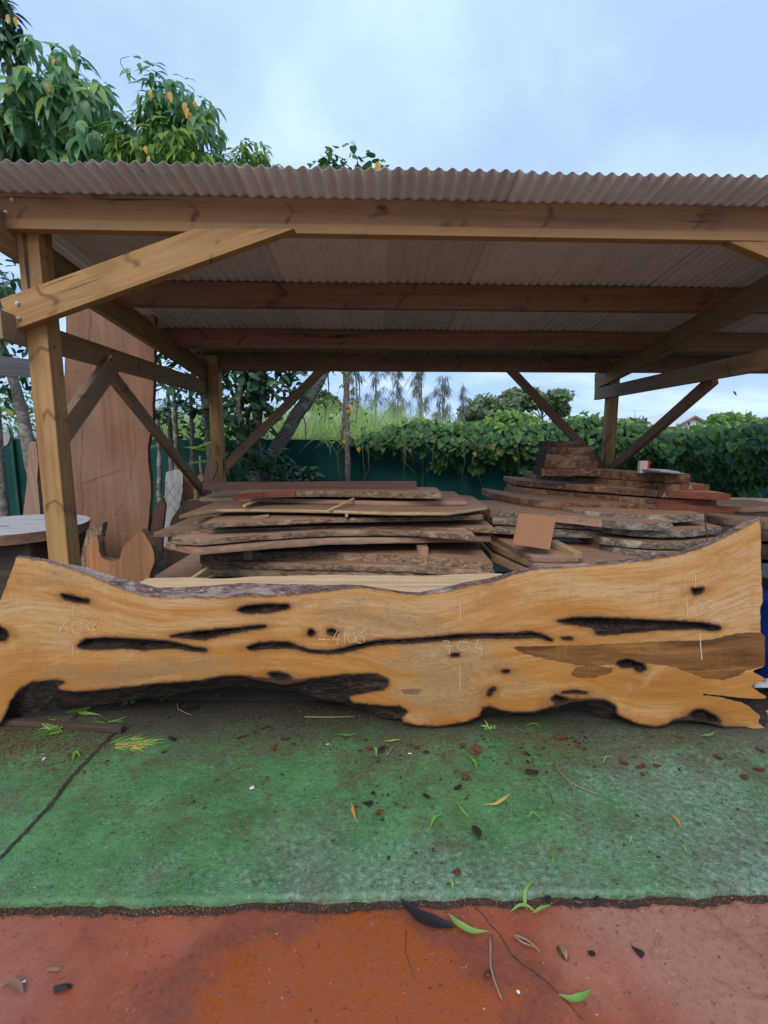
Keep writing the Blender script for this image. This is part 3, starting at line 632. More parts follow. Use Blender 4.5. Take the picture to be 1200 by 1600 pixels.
    # chalk marks
    def stroke(paths, name, w=.0018):
        vs, fs = [], []
        for path in paths:
            pp = resample([on_y(x_, y_, YS).xz for x_, y_ in path], .006, False); pp = np.vstack([pp, on_y(*path[-1], YS).xz])
            for i, p in enumerate(pp):
                d = pp[min(i + 1, len(pp) - 1)] - pp[max(0, i - 1)]; d /= np.linalg.norm(d) + 1e-9; s = np.array([-d[1], d[0]]) * w * (.55 + .8 * abs(nz(p[0], p[1], 6, 150)))
                vs += [(p[0] - s[0], YS - .0018, p[1] - s[1]), (p[0] + s[0], YS - .0018, p[1] + s[1])]
                if i and nz(p[0], p[1], 4, 70) > -.5: k = len(vs); fs.append((k - 4, k - 3, k - 1, k - 2))
        mesh(name, vs, fs, M_CHALK, o)
    def ell(cx, cy, rx, ry, a0=0, a1=360, n=16): return [(cx + rx * math.cos(math.radians(a0 + (a1 - a0) * i / n)), cy + ry * math.sin(math.radians(a0 + (a1 - a0) * i / n))) for i in range(n + 1)]
    stroke([[(116,945),(115,953),(114,962)]], 'chalk_line'); stroke([[(114.5,1006),(114,1024)]], 'chalk_line')
    stroke([[(109,966),(101,974),(95,984),(94,990)] + ell(100, 985, 6, 6, 170, 520)], 'chalk_numeral')
    stroke([ell(121, 980, 8, 10, -20, 330)], 'chalk_numeral'); stroke([ell(143.5, 978, 6, 7, -40, 300), [(151,970),(149,982),(148,992)]], 'chalk_numeral')
    stroke([[(498,998),(515,999.5)]], 'chalk_line', .003)
    stroke([[(528,984),(520,998),(531,999)], [(529,990),(527,1007)]], 'chalk_numeral'); stroke([[(537,991),(540,988),(538,1005)]], 'chalk_numeral')
    stroke([ell(549, 995, 6, 8, -60, 220)], 'chalk_numeral'); stroke([[(572,983),(560,992),(554,1003)] + ell(563, 999, 7, 6, 160, 500)], 'chalk_numeral')
    stroke([[(581,992),(600,993)]], 'chalk_line', .0014)
    stroke([[(719.5,940),(719.5,955),(718.5,968)]], 'chalk_line'); stroke([[(719,1041),(718.5,1060),(718,1078)]], 'chalk_line')
    stroke([[(692,1001),(702,1001.5),(702,1022)], [(695,1009.5),(707,1009.5)]], 'chalk_numeral'); stroke([ell(723.5, 1009, 9, 7)], 'chalk_numeral')
    stroke([[(747,999),(743,1008),(744,1012),(752,1013)], [(753,1008),(752,1022)]], 'chalk_numeral')
    stroke([[(1086.5,896),(1086.5,917)]], 'chalk_line', .0016); stroke([[(1093.5,990),(1094.5,1010),(1096.5,1031)]], 'chalk_line', .003)
    stroke([[(1071,944),(1074,940),(1074,963)]], 'chalk_numeral', .0017); stroke([ell(1090, 950, 7, 11)], 'chalk_numeral', .0017)
    stroke([[(1104,940),(1112,938),(1117,942),(1109,949),(1119,952),(1117,959),(1108,962)]], 'chalk_numeral', .0017)
    return o
big_slab()

# ------------------------------------------------------------------ stacked slabs
def lie(name, label, front, Yref, th, depth, top=None, edge=None, cat='wood slab', group=None, wane=.02, taper=.12, rough=.008, iref=None, seed=None, back_dx=(0, 0), ends=None, parts=()):
    """a slab lying flat: 'front' is the pixel line of its upper front edge, left to right; depth runs away from the camera"""
    top = top or M_DUSTY; edge = edge or M_BARKD
    r = front[len(front) // 2 if iref is None else iref]; zt = on_y(*r, Yref).z
    P = [on_z(px, py, zt) for px, py in front]; sd = seed if seed is not None else hash(label) % 997 * .37
    sd = sum(ord(c) for c in label) % 997 * .37 if seed is None else seed
    n = 56; xs = np.array([p.x for p in P]); ys = np.array([p.y for p in P]); X = np.linspace(xs[0], xs[-1], n); Yf = np.interp(X, xs, ys)
    thm = th; vs, fs = [], []; prof = []
    x0, x1 = X[0], X[-1]; Ln = x1 - x0
    ybase = np.interp(X, [x0, x1], [ys[0], ys[-1]])
    for i, (x, yf) in enumerate(zip(X, Yf)):
        t = i / (n - 1); y = yf + .012 * nz(x, sd, 0, 7) + .006 * nz(x, sd, 5, 26)
        e = min(t, 1 - t) * Ln; d = depth * (1 - taper * math.exp(-e / .25)) + .03 * nz(x, sd + 7, 0, 3)
        ymid = ybase[i]; sag = .006 * nz(x, sd, 2, 1.3)
        bx = back_dx[0] * (1 - t) + back_dx[1] * t
        w = wane * (.7 + .8 * nz(x, sd, 9, 4)) 
        prof.append((x, y, w, d, sag, bx))
    def E(x, q): return rough * fbm(x * 16, q * 7 + sd, sd, 4)
    o = None
    tv, tf = [], []
    for (x, y, w, d, sag, bx) in prof:
        tv += [(x, y + w, zt + sag), (x + bx * .5, y + w + (d - w) * .5, zt + sag), (x + bx, y + d, zt + sag), (x + bx, y + d - .01, zt - thm + sag), (x, y + .004, zt - thm + sag)]
    for i in range(n - 1):
        a = 5 * i; b = a + 5
        tf += [(a, b, b + 1, a + 1), (a + 1, b + 1, b + 2, a + 2), (a + 2, b + 2, b + 3, a + 3), (a + 3, b + 3, b + 4, a + 4)]
    c = Vector(((x0 + x1) / 2, float(Yf.mean()) + depth / 2, zt - thm / 2)); M = Matrix.Translation(c)
    loc = lambda L: [Vector(q) - c for q in L]
    o = mesh(name, loc(tv), tf, top, M=M); tag(o, label, cat, group)
    # end faces
    ev, ef = [], []; R = [0, .25, .55, .8, 1.]
    for (x, y, w, d, sag, bx) in prof:
        for q in R:
            yy = y + w * (1 - q) ** 1.5 + .004 * q + (E(x, q) if 0 < q < 1 else 0)
            ev.append((x, yy - (.004 if 0 < q < 1 else 0), zt + sag - thm * q))
    for i in range(n - 1):
        for j in range(4): a = 5 * i + j; ef.append((a, a + 1, a + 6, a + 5))
    mesh('bark_edge', loc(ev), ef, edge, o, smooth=True, M=M)
    for i, sgn in ((0, 1), (n - 1, -1)):
        base = [ev[5 * i + j] for j in range(5)] + [tv[5 * i + 3], tv[5 * i + 2]]
        mesh('end_grain', loc(base), [tuple(range(7))[::sgn]], (ends or top), o, M=M)
    for (ppx, pex, m) in parts:                       # a freshly cut stretch of the front edge, slightly proud
        ii = [i for i in range(n) if on_z(ppx, r[1], zt).x <= X[i] <= on_z(pex, r[1], zt).x]
        if len(ii) > 1:
            pv, pf = [], []
            for i in ii:
                x, y, w, d, sag, bx = prof[i]; pv += [(x, y - .012, zt + sag + .001), (x, y - .012, zt - thm + sag - .001), (x, y + w + .01, zt + sag + .001), (x, y + .01, zt - thm + sag - .001)]
            m_ = len(ii)
            for i in range(m_ - 1):
                a = 4 * i; pf += [(a, a + 1, a + 5, a + 4), (a + 2, a, a + 4, a + 6), (a + 1, a + 3, a + 7, a + 5)]
            pf += [(2, 3, 1, 0), (4 * m_ - 4, 4 * m_ - 3, 4 * m_ - 1, 4 * m_ - 2)]
            mesh('sawn_end', loc(pv), pf, m, o, M=M)
    o['zt'] = zt
    return o, zt
def bar(label, A, B, YA, YB, w, h, m, name='sticker_stick', cat='wood stick', group=None, up=(0, 0, 1)):
    a, b = on_y(*A, YA), on_y(*B, YB)
    o = timber(name, a, b, w, h, m, None, up, .002); tag(o, label, cat, group); return o
G1 = 'slabs in the middle stack'
st1 = [
 ('rough slab with a ragged bark face just under the wide gap of the middle stack', [(312,867),(400,864),(510,862),(620,869),(700,874),(771,881)], 4.2, .078, 1.0, M_DUSTY, M_BARKD, dict(wane=.035, rough=.018)),
 ('brown slab second from the bottom among the visible ones of the middle stack', [(315,877),(420,879),(510,880),(640,884),(773,893)], 4.2, .058, 1.0, M_DUSTY, M_BARKD, dict(rough=.014)),
 ('lowest visible slab of the middle stack, just above the pale slab', [(313,890),(420,890),(520,892),(640,896),(770,900)], 4.2, .066, 1.0, M_DUSTY, M_BARKD, dict(rough=.012)),
 ('long brown slab over the wide gap in the middle stack, its left end cut at an angle', [(259,848),(307,857),(400,849),(510,842),(640,839),(767,838)], 4.2, .052, 1.05, M_SAWNP, M_DUSTY, dict(wane=.006, rough=.006, iref=3)),
 ('brown slab with a curved bark edge lying on the angled-end slab of the middle stack', [(267,841),(312,844),(400,836),(482,831),(560,829),(655,830),(742,836)], 4.2, .046, 1.05, M_SAWNP, M_BARKD, dict(wane=.01, rough=.008)),
 ('wide grey-brown slab of the middle stack reaching furthest to the left', [(239,833),(277,832),(330,829),(400,826),(520,822),(640,823),(775,827)], 4.25, .036, 1.15, M_DUSTY, M_BARKD, dict(wane=.012, rough=.012, taper=.3)),
 ('brown bark-edged slab in mid-height of the middle stack under a yellow stick end', [(316,818),(400,815),(510,810),(620,809),(755,806)], 4.25, .036, 1.1, M_DUSTY, M_BARKD, dict(wane=.012, rough=.01)),
 ('long slab with a bright yellowish edge and a grey top in the middle stack', [(280,806),(342,796),(430,795),(510,797),(620,801),(700,801),(762,792)], 4.3, .027, 1.3, M_DUSTY, M_SAWNY, dict(wane=.006, rough=.007, taper=.35)),
 ('light brown board near the top of the middle stack, its right end cut square', [(312,777),(370,777),(460,780),(560,782),(640,783),(729,783)], 4.6, .040, .9, M_DUSTY, M_SAWNP, dict(wane=.006, rough=.006)),
 ('slab with a fresh red end and rough bark on the rest, under the red-brown beam', [(365,772),(420,768),(510,767),(600,768),(690,770)], 4.6, .052, .55, M_DUSTY, M_BARKD, dict(wane=.025, rough=.016, parts=((365, 463, M_SAWNR),))),
]
Z1 = []
for lb, fr, Yr, th, dp, tm, em, kw in st1:
    o, z = lie('stacked_slab', lb, fr, Yr, th, dp, tm, em, group=G1, **kw); Z1.append((lb, z, z - th))
bar('long red-brown squared beam lying on top of the middle stack', (319, 759.5), (650, 757.5), 4.75, 4.85, .08, .07, M_REDB, 'squared_beam', 'beam')
# unseen lower courses carry the stack
for i, (zt, lb) in enumerate(((.30, 'broad pinkish board lying lowest at the left foot of the middle stack'),)):
    fr = [on_z(0, 0, 0)]
    o, z = lie('stacked_slab', lb, [(232, 906), (300, 905), (420, 906), (560, 906), (772, 908)], 4.25, .05, 1.35, M_SAWNP, M_DUSTY, group=G1)
for x in (-1.2, -.2, .65):
    tag(timber('bearer', (x, 4.3, .14), (x, 5.5, .14), .12, .26, M_DARKB, None), {-1.2: 'left', -.2: 'middle', .65: 'right'}[x] + ' dark bearer block under the middle stack, hidden behind the big slab', 'timber block', 'bearers under the middle stack')
# stickers and spacers
bar('long pale stick slanting over the upper slabs of the middle stack', (511, 799), (553, 779), 4.22, 4.6, .022, .014, M_STICK)
bar('short pale stick near the left end of the top slabs', (381, 791), (402, 781), 4.3, 4.6, .024, .016, M_STICK)
bar('yellow stick hanging down in front of the left half of the middle stack', (377, 858), (397, 832), 4.12, 4.2, .03, .012, M_STICK, up=(0, -1, 0))
bar('thin flat stick poking out left under the bright-edged slab', (306, 817), (330, 808), 4.25, 4.45, .05, .012, M_STICK)
bar('small board scrap lying on the mid-height slab of the middle stack', (394, 809), (420, 805.5), 4.3, 4.33, .06, .016, M_DUSTY)
bar('bright yellow stick end showing between two slabs of the middle stack', (541.5, 805.5), (541.5, 804), 4.22, 4.6, .024, .026, M_STICK)
bar('pale yellow stick leaning behind the dip of the big slab at left', (277, 921), (323, 889), 3.35, 4.05, .03, .024, M_STICK)
bar('short dull stick lying beside the pale leaning stick', (318, 907), (338, 899), 3.7, 4.1, .03, .02, M_DUSTY)
for lb, x0, x1, y0, y1 in (('small dark spacer block in the wide gap, right half of the middle stack', 651, 667, 850, 868), ('small dark spacer block in the wide gap, left half of the middle stack', 388, 401, 850, 868)):
    a = on_y((x0 + x1) / 2, y0, 4.36); b = on_y((x0 + x1) / 2, y1, 4.36)
    tag(timber('spacer_block', a, b, .3, (x1 - x0) / 178., M_DUSTY, None, (1, 0, 0)), lb, 'wood block')
M_BLK = rough_wood('shade_black_wood', (.03, .02, .015), (.012, .009, .007), .2, (.04, .03, .02))  # blackened so the gap under the big slab reads as shade
# pale slab just behind the big one
o, z = lie('pale_slab', 'pale freshly sawn slab lying flat right behind the big golden slab', [(196, 924), (300, 933), (380, 930), (520, 926), (620, 928), (700, 926), (800, 916)], 2.64, .06, .36, M_PALE, M_BARKD, iref=3, taper=.3)
for q_ in ((-1.0, .9, .17), (-.1, .75, .09)): mesh('drying_crack', [(q_[0] + (q_[1] - q_[0]) * i / 12, 2.64 + q_[2] + .012 * nz(i * .4, q_[2] * 9) + s_ * .0022 * (1 - abs(i - 6) / 7), z + .0095) for i in range(13) for s_ in (-1, 1)], [(2 * i, 2 * i + 2, 2 * i + 3, 2 * i + 1) for i in range(12)], M_DARKB, o)
for k, (za, zb, lb) in enumerate(((0, .24, 'lowest'), (.245, .46, 'middle'), (.465, z - .063, 'topmost'))):  # added beams: carry the pale slab and darken the gap behind the big one
    tag(timber('added_dark_beam', (-1.75 + .1 * k, 2.86 + .02 * k, (za + zb) / 2), (1.7 - .15 * k, 2.88, (za + zb) / 2), .2, zb - za - .003, M_BLK, None), lb + ' of the added beams under the pale slab, blackened to deepen the shade behind the big slab', 'timber beam')
G2 = 'slabs in the right-hand stack'
st2 = [
 ('thick bark-edged slab on top of the right stack carrying a red and white packet', [(906,733),(950,735),(1000,738),(1040,741),(1080,741)], 5.0, .082, .5, M_DUSTY, M_BARKK, dict(wane=.02, rough=.015, taper=.3)),
 ('bark-edged slab with a dark red right end directly under the packet slab', [(838,741),(880,744),(935,748),(1000,754),(1050,757),(1108,758)], 4.9, .058, .8, M_DUSTY, M_BARKK, dict(wane=.015, rough=.014, parts=((1042, 1110, M_SAWNR),), taper=.3)),
 ('bark-edged slab with red end marked in white, third from the top of the right stack', [(806,750),(860,755),(926,760),(1000,765),(1060,768),(1140,772)], 4.75, .056, .85, M_DUSTY, M_BARKK, dict(wane=.015, rough=.014, parts=((1020, 1146, M_SAWNR),), taper=.25)),
 ('dark bark slab with a short red end, fourth from the top of the right stack', [(817,764),(870,766),(926,771),(1000,778),(1060,780),(1118,781)], 4.72, .050, .85, M_DUSTY, M_BARKK, dict(wane=.012, rough=.014, parts=((1020, 1124, M_SAWNR),))),
 ('slab with the longest red end, fifth from the top of the right stack', [(810,770),(850,776),(910,781),(1000,788),(1060,790),(1147,792)], 4.65, .062, .9, M_DUSTY, M_BARKK, dict(wane=.015, rough=.015, parts=((1020, 1149, M_SAWNR),), taper=.25)),
 ('slab poking out furthest left in the upper half of the right stack', [(765,769),(800,776),(840,782),(900,786),(980,787)], 4.95, .068, .8, M_DUSTY, M_BARKK, dict(wane=.01, rough=.01, taper=.4)),
 ('rounded thick slab with patchy pale bark at the front of the right stack', [(881,793),(900,797),(950,801),(1000,804),(1050,805),(1101,803)], 4.3, .062, .7, M_DUSTY, M_BARKG, dict(wane=.012, rough=.010, taper=.5)),
 ('slab with a light curved edge behind and below the rounded slab', [(766,797),(800,799),(840,803),(900,808),(970,816),(1052,818)], 4.4, .062, .85, M_DUSTY, M_BARKG, dict(wane=.02, rough=.012, parts=((872, 932, M_SAWNP),))),
 ('dark slab at left of the right stack just above the plywood square', [(770,810),(820,812),(880,815),(960,819),(1040,824)], 4.5, .060, .8, M_DUSTY, M_BARKG, dict(rough=.01)),
 ('dark slab at left of the right stack level with the plywood square', [(774,823),(830,826),(880,828),(960,831),(1040,836)], 4.5, .066, .8, M_DUSTY, M_BARKG, dict(rough=.01)),
 ('grey rounded slab below the rope at the front of the right stack', [(945,822),(985,827),(1020,829),(1070,829),(1128,823)], 4.15, .060, .75, M_DUSTY, M_BARKG, dict(wane=.012, rough=.008, taper=.4)),
 ('grey rounded slab with a split edge second from the bottom of the right stack', [(940,840),(980,845),(1015,847),(1060,848),(1124,841)], 4.12, .060, .8, M_DUSTY, M_BARKG, dict(wane=.012, rough=.010, taper=.4)),
 ('grey rounded slab lowest at the front of the right stack', [(936,849),(975,858),(1015,862),(1065,864),(1122,860)], 4.08, .064, .8, M_DUSTY, M_BARKG, dict(wane=.012, rough=.008, taper=.4)),
 ('board with a sawn left end carrying the plywood square', [(772,838),(800,854),(832,871),(870,872),(905,871)], 3.95, .040, 1.0, M_SAWNP, M_SAWNP, dict(wane=.003, rough=.004, iref=2, taper=.02)),
 ('board second down in the low pile left of the grey rounded slabs', [(770,852),(800,866),(834,880),(870,882),(906,882)], 3.95, .048, 1.0, M_SAWNP, M_DUSTY, dict(wane=.003, rough=.004, iref=2, taper=.02)),
 ('board third down in the low pile left of the grey rounded slabs', [(768,867),(800,881),(836,893),(870,894),(950,894)], 3.95, .055, 1.0, M_SAWNP, M_DUSTY, dict(wane=.003, rough=.004, iref=2, taper=.02)),
 ('flat sawn board in the hollow between the plywood square and the rounded slabs', [(898,872),(940,878),(990,880),(1030,880)], 3.92, .05, .8, M_SAWNP, M_DUSTY, dict(wane=.004, rough=.004)),
]
tops2 = {}
for lb, fr, Yr, th, dp, tm, em, kw in st2:
    o, z = lie('stacked_slab', lb, fr, Yr, th, dp, tm, em, group=G2, **kw); Z1.append((lb, z, z - th)); tops2[lb] = (o, z)
for i, (x, y0, y1, zh, lb) in enumerate(((1.15, 4.1, 4.9, .22, 'left'), (2.0, 4.2, 5.2, .25, 'middle'), (2.7, 4.3, 5.3, .25, 'right'))):
    tag(timber('bearer', (x, y0, zh / 2 - .02), (x, y1, zh / 2 - .02), .14, zh, M_DARKB, None), lb + ' dark bearer block under the right stack, hidden behind the big slab', 'timber block')
# plywood square leaning on the low boards
def prism(name, pts, d, m, label=None, cat=None, group=None, smooth=False, parent=None):
    """closed outline (world points on one face) pushed back by vector d"""
    P = [Vector(p) for p in pts]; d = Vector(d); n = len(P); c = sum(P, Vector()) / n
    vs = [p - c for p in P] + [p + d - c for p in P]
    fs = [tuple(range(n)), tuple(range(2 * n - 1, n - 1, -1))] + [(i + n, (i + 1) % n + n, (i + 1) % n, i) for i in range(n)]
    o = mesh(name, vs, fs, m, parent=parent, M=Matrix.Translation(c))
    bm = bmesh.new(); bm.from_mesh(o.data); bmesh.ops.recalc_face_normals(bm, faces=bm.faces); bm.to_mesh(o.data); bm.free()
    if label: tag(o, label, cat, group)
    return o
prism('plywood_square', [on_y(801, 850, 4.02), on_y(859, 859, 3.98), on_y(869, 808, 4.16), on_y(811, 802, 4.2)], (.0, .012, .004), M_PLY, 'square orange-brown piece of plywood leaning against the right stack', 'plywood')
bar('short thick wood batten beside the plywood square', (863, 848), (903, 868), 4.35, 3.98, .08, .05, M_SAWNY, 'batten', 'batten')
bar('thin dark stick hanging down in front of the grey rounded slabs', (1101, 806), (1106, 850), 4.1, 4.02, .008, .008, M_DARKB, 'thin_stick', 'stick', up=(0, 1, 0))
# dark short blocks piled on the right stack
for i, (x0, x1, y0, y1, lb) in enumerate(((857, 915, 689, 698, 'topmost dark block of the small pile by the right post'), (856, 926, 698.5, 709.5, 'second dark block from the top of the small pile by the right post'), (853, 921, 710, 720, 'third dark block from the top of the small pile by the right post'), (851, 934, 720.5, 731, 'fourth dark block from the top of the small pile by the right post'), (846, 938, 731.5, 743, 'lowest and widest dark block of the small pile by the right post'))):
    lie('dark_block', lb, [(x0, y0), ((x0 + x1) / 2, y0 + .7), (x1, y0 + .3)], 5.25 - .02 * i, (y1 - y0) / 152., .34, M_DARKB, M_BARKK, cat='wood block', group='dark blocks in the small pile', wane=.006, rough=.012, taper=.05)
# packet, dark sheets
zt = tops2[st2[0][0]][1]
pk = empty('packet', on_z(1007, 739, zt)); tag(pk, 'small red and white packet standing on the top slab of the right stack', 'packet')
b0 = Vector(pk.location); M_CARD = plain('packet_card', (.62, .52, .50), .6, .12, 40); M_CRED = plain('packet_red', (.50, .02, .03), .5, .1, 40)
for nm, x0, x1, m in (('white_face', -.045, .024, M_CARD), ('red_side', .024, .052, M_CRED)):
    bm = bmesh.new(); bmesh.ops.create_cube(bm, size=1.)
    for v in bm.verts: v.co = Vector((x0 + (v.co.x + .5) * (x1 - x0 - .0005), v.co.y * .05 + .025 + (.012 if nm == 'red_side' and v.co.x > 0 else 0), (v.co.z + .5) * .115))
    me = bpy.data.meshes.new(nm); bm.to_mesh(me); bm.free(); link(nm, me, m, pk, Matrix.Translation(b0))
M_CTXT = plain('packet_print', (.42, .22, .24), .6, .1, 40)
for r_ in range(4): mesh('print_line', [(-.036, -.002, .03 + r_ * .022), (.012 - .008 * (r_ % 2), -.002, .03 + r_ * .022), (.012 - .008 * (r_ % 2), -.002, .036 + r_ * .022), (-.036, -.002, .036 + r_ * .022)], [(0, 1, 2, 3)], M_CTXT, pk, M=Matrix.Translation(b0))
M_SHEET = plain('dark_sheet', (.16, .15, .15), .35, .2, 10)
for i, (x0, x1, lb) in enumerate(((1016, 1070, 'lowest thin dark sheet lying beside the packet'), (1022, 1066, 'middle thin dark sheet lying beside the packet'), (1032, 1062, 'topmost short thin sheet lying beside the packet'))):
    z_ = zt + .012 + i * .022; a, b = on_z(x0, 739 - i, z_), on_z(x1, 741 - i, z_)
    prism('thin_sheet', [a, b, b + Vector((.05, .28, 0)), a + Vector((.02, .28, 0))], (0, 0, .010), M_SHEET if i < 2 else M_GREYW, lb, 'sheet')
# white letter marks on the red ends
def amark(px, py, Y):
    return [[(px - 3, py + 4), (px, py - 4), (px + 3.5, py + 4)], [(px - 1.8, py + 1), (px + 2.2, py + 1)]]
def letter(px, py, o):
    vs, fs = [], []
    c = o.matrix_world.translation
    for path in amark(px, py, 0):
        for a, b in zip(path[:-1], path[1:]):
            Y = 4.62; A, B = on_y(*a, Y), on_y(*b, Y); d = (B - A).normalized(); s = Vector((-d.z, 0, d.x)) * .0016; k = len(vs)
            vs += [A - s, B - s, B + s, A + s]; fs.append((k, k + 1, k + 2, k + 3))
    return vs, fs
for q, lb, dy in (((1038, 774), st2[2][0], 0), ((1079, 762), st2[1][0], 0)):
    o, z = tops2[lb]; fy = min((o.matrix_world @ v.co).y for ch in o.children if ch.name.startswith('sawn_end') for v in ch.data.vertices) if o.children else 4.6
    vs, fs = letter(*q, o); 
    # slide the mark along the view ray on to the red face
    ch = [c for c in o.children if c.name.startswith('sawn_end')][0]; bx = on_y(*q, 4.7).x
    cand = [(abs((v.co + o.matrix_world.translation).x - bx), (v.co + o.matrix_world.translation).y) for v in ch.data.vertices]; yy = min(y for d, y in sorted(cand)[:4]) - .004
    vs = [Vector((v.x * yy / v.y, yy, CAM_H + (v.z - CAM_H) * yy / v.y)) for v in vs]
    mesh('chalk_letter', vs, fs, M_CHALK, o)
# flat planks further right
G3 = 'planks in the far right pile'
for lb, fr, Yr, th, dp, tm in (
 ('pale-topped plank on top of the far right pile', [(1085,778),(1140,783),(1180,786),(1300,789)], 5.2, .05, .5, M_PALE),
 ('brown ragged-ended plank just under the pale-topped one at far right', [(1118,787),(1160,793),(1190,792),(1300,794)], 4.9, .05, .6, M_DUSTY),
 ('dark plank in the middle of the far right pile', [(1130,800),(1180,804),(1300,808)], 4.75, .06, .8, M_DARKB),
 ('pinkish plank low in the far right pile beside the slab corner', [(1098,806),(1150,810),(1200,815),(1300,820)], 4.45, .07, .8, M_SAWNP),
 ('greenish dark plank lowest in view behind the slab corner', [(1095,822),(1150,828),(1200,832),(1300,836)], 4.3, .08, .8, M_DARKB),
 ('dark weathered plank below the pinkish ones at far right', [(1120,852),(1200,858),(1300,862)], 4.15, .09, .9, M_DARKB),
 ('dark weathered plank at knee height at far right', [(1130,884),(1200,890),(1300,896)], 4.05, .09, .9, M_DARKB),
 ('lowest dark plank of the far right pile above the blue drum', [(1130,916),(1200,922),(1300,928)], 3.95, .09, .9, M_DARKB)):
    lie('stacked_plank', lb, fr, Yr, th, dp, tm, M_DARKB if tm is M_DARKB else M_DUSTY, cat='plank', group=G3, wane=.005, rough=.006)
for x, lb in ((3.0, 'near'), (3.5, 'far')):
    tag(timber('bearer', (x, 4.0, .08), (x, 4.9, .08), .14, .24, M_DARKB, None), lb + ' dark bearer under the far right plank pile', 'timber block')
# ------------------------------------------------------------------ wood standing about at the left
def upright(name, label, pts, Y, th, m, lean=0., edge=None, cat='wood slab', step=.02, jit=.006, group=None):
    """outline in photo pixels on a standing plane at depth Y, leaning back by lean, with thickness th"""
    Q = [on_y(a, b, Y) for a, b in pts]; z0 = min(p.z for p in Q)
    P2 = resample([(p.x, p.z) for p in Q], step); P2 = smoothed(P2)
    P3 = []
    for x, z in P2:
        j = jit * fbm(x * 14, z * 14, Y, 3); P3.append(Vector((x + j, Y + (z - z0) * lean, z + .5 * j)))
    c = sum(P3, Vector()) / len(P3); n = len(P3); R = Matrix.Rotation(math.radians(90), 4, 'Y')
    M = Matrix.Translation(c) @ R; Mi = M.inverted()                       # local X = up: grain runs upward
    back = [p + Vector((0, th, 0)) for p in P3]
    o = mesh(name, [Mi @ p for p in P3 + back], [tuple(range(n)), tuple(range(2 * n - 1, n - 1, -1))], m, M=M)
    bm = bmesh.new(); bm.from_mesh(o.data); bmesh.ops.triangulate(bm, faces=bm.faces); bm.to_mesh(o.data); bm.free()
    tag(o, label, cat, group)
    vs, fs = [], []
    for t in (0, .3, .7, 1):
        for i, p in enumerate(P3):
            q = P3[(i + 1) % n] - P3[i - 1]; s = Vector((q.z, 0, -q.x)).normalized(); b_ = math.sin(math.pi * t) * .008 * fbm(p.x * 20, p.z * 20, t * 3, 3)
            vs.append(Mi @ (p + s * b_ + Vector((0, th * t, 0))))
    for r in range(3):
        for i in range(n): fs.append((r * n + i, (r + 1) * n + i, (r + 1) * n + (i + 1) % n, r * n + (i + 1) % n))
    mesh('bark_edge', vs, fs, edge or M_BARKD, o, smooth=True, M=M)
    return o
big = upright('tall_red_slab', 'tall reddish-brown slab with a wavy edge standing upright behind the left post', [(104,479),(242,482),(241,560),(239,620),(238,660),(234,680),(231,700),(232,730),(236,760),(234,790),(231,830),(229,905),(232,960),(96,960),(98,760),(100,600)], 5.35, .07, M_BIGRED, .0, M_SAWNR)
def drawn(path, Y, name, par, m, w=.003, off=.003):
    vs, fs = [], []
    pp = resample([on_y(a, b, Y).xz for a, b in path], .02, False)
    for i, p in enumerate(pp):
        d = pp[min(i + 1, len(pp) - 1)] - pp[max(0, i - 1)]; d /= np.linalg.norm(d) + 1e-9; s = np.array([-d[1], d[0]]) * w * (.3 + 1.1 * abs(nz(p[0], p[1], 6, 19))); j = .018 * nz(p[0], p[1], 2, 9)
        vs += [(p[0] - s[0] + j, Y - off, p[1] - s[1]), (p[0] + s[0] + j, Y - off, p[1] + s[1])]
        if i: k = len(vs); fs.append((k - 4, k - 3, k - 1, k - 2))
    mesh(name, vs, fs, m, par)
M_LINE = plain('dark_wood_crack', (.10, .045, .03), .8, .3, 40)
drawn([(135,610),(129,680),(126,740),(130,780),(127,820),(130,850)], 5.35, 'crack', big, M_LINE)
drawn([(130,756),(150,748),(172,740),(190,734)], 5.35, 'dark_streak', big, M_LINE, .003)
drawn([(208,650),(212,700),(206,730),(200,760),(190,790),(178,810)], 5.35, 'dark_streak', big, M_LINE, .0018)
drawn([(140,482),(142,505),(139,530),(140,545)], 5.35, 'crack', big, M_LINE, .004)
upright('notched_slab', 'reddish wood slab with a deep charred U-shaped notch standing by the left post', [(136,900),(134,870),(139,850),(146,842),(149,835),(152,845),(154,858),(157,870),(165,876),(176,878),(186,874),(189,862),(193,852),(204,842),(213,833),(219,828),(228,840),(236,852),(240,868),(240,880),(234,896),(236,960),(138,960)], 3.95, .09, M_ORNG, .02, M_BARKD, step=.012)
upright('bark_spike', 'dark gnarled bark offcut rising to a point left of the notched slab', [(124,900),(125,875),(131,845),(138,830),(145,822),(153,818),(160,817),(159,830),(156,842),(150,838),(146,846),(139,856),(136,872),(137,900),(136,960),(124,960)], 4.06, .08, M_BARKD, .0, M_BARKD, cat='wood offcut', step=.012, jit=.012)
upright('grey_slab', 'weathered pale grey slab leaning by the fence near the back left post', [(257,738),(276,733),(284,740),(284,765),(280,790),(270,815),(262,860),(250,900),(246,860),(250,800),(256,770)], 6.9, .06, M_GREYW, .03)
upright('orange_board', 'orange-brown board standing behind the left side brace', [(287,742),(288,728),(294,727),(296,745),(302,762),(309,776),(306,840),(284,840),(286,780)], 7.1, .05, M_ORNG, .02)
upright('leaning_plank', 'pale pinkish plank leaning on the back left post', [(323,722),(338,720),(339,732),(331,752),(325,790),(318,840),(300,840),(308,790),(314,765)], 6.45, .05, M_SAWNP, .0)
upright('small_offcut', 'small light brown offcut wedged between the orange board and the leaning plank', [(304,752),(310,742),(317,741),(318,750),(311,758),(309,768),(306,840),(300,840)], 6.95, .05, M_SAWNY, .0, cat='wood offcut')
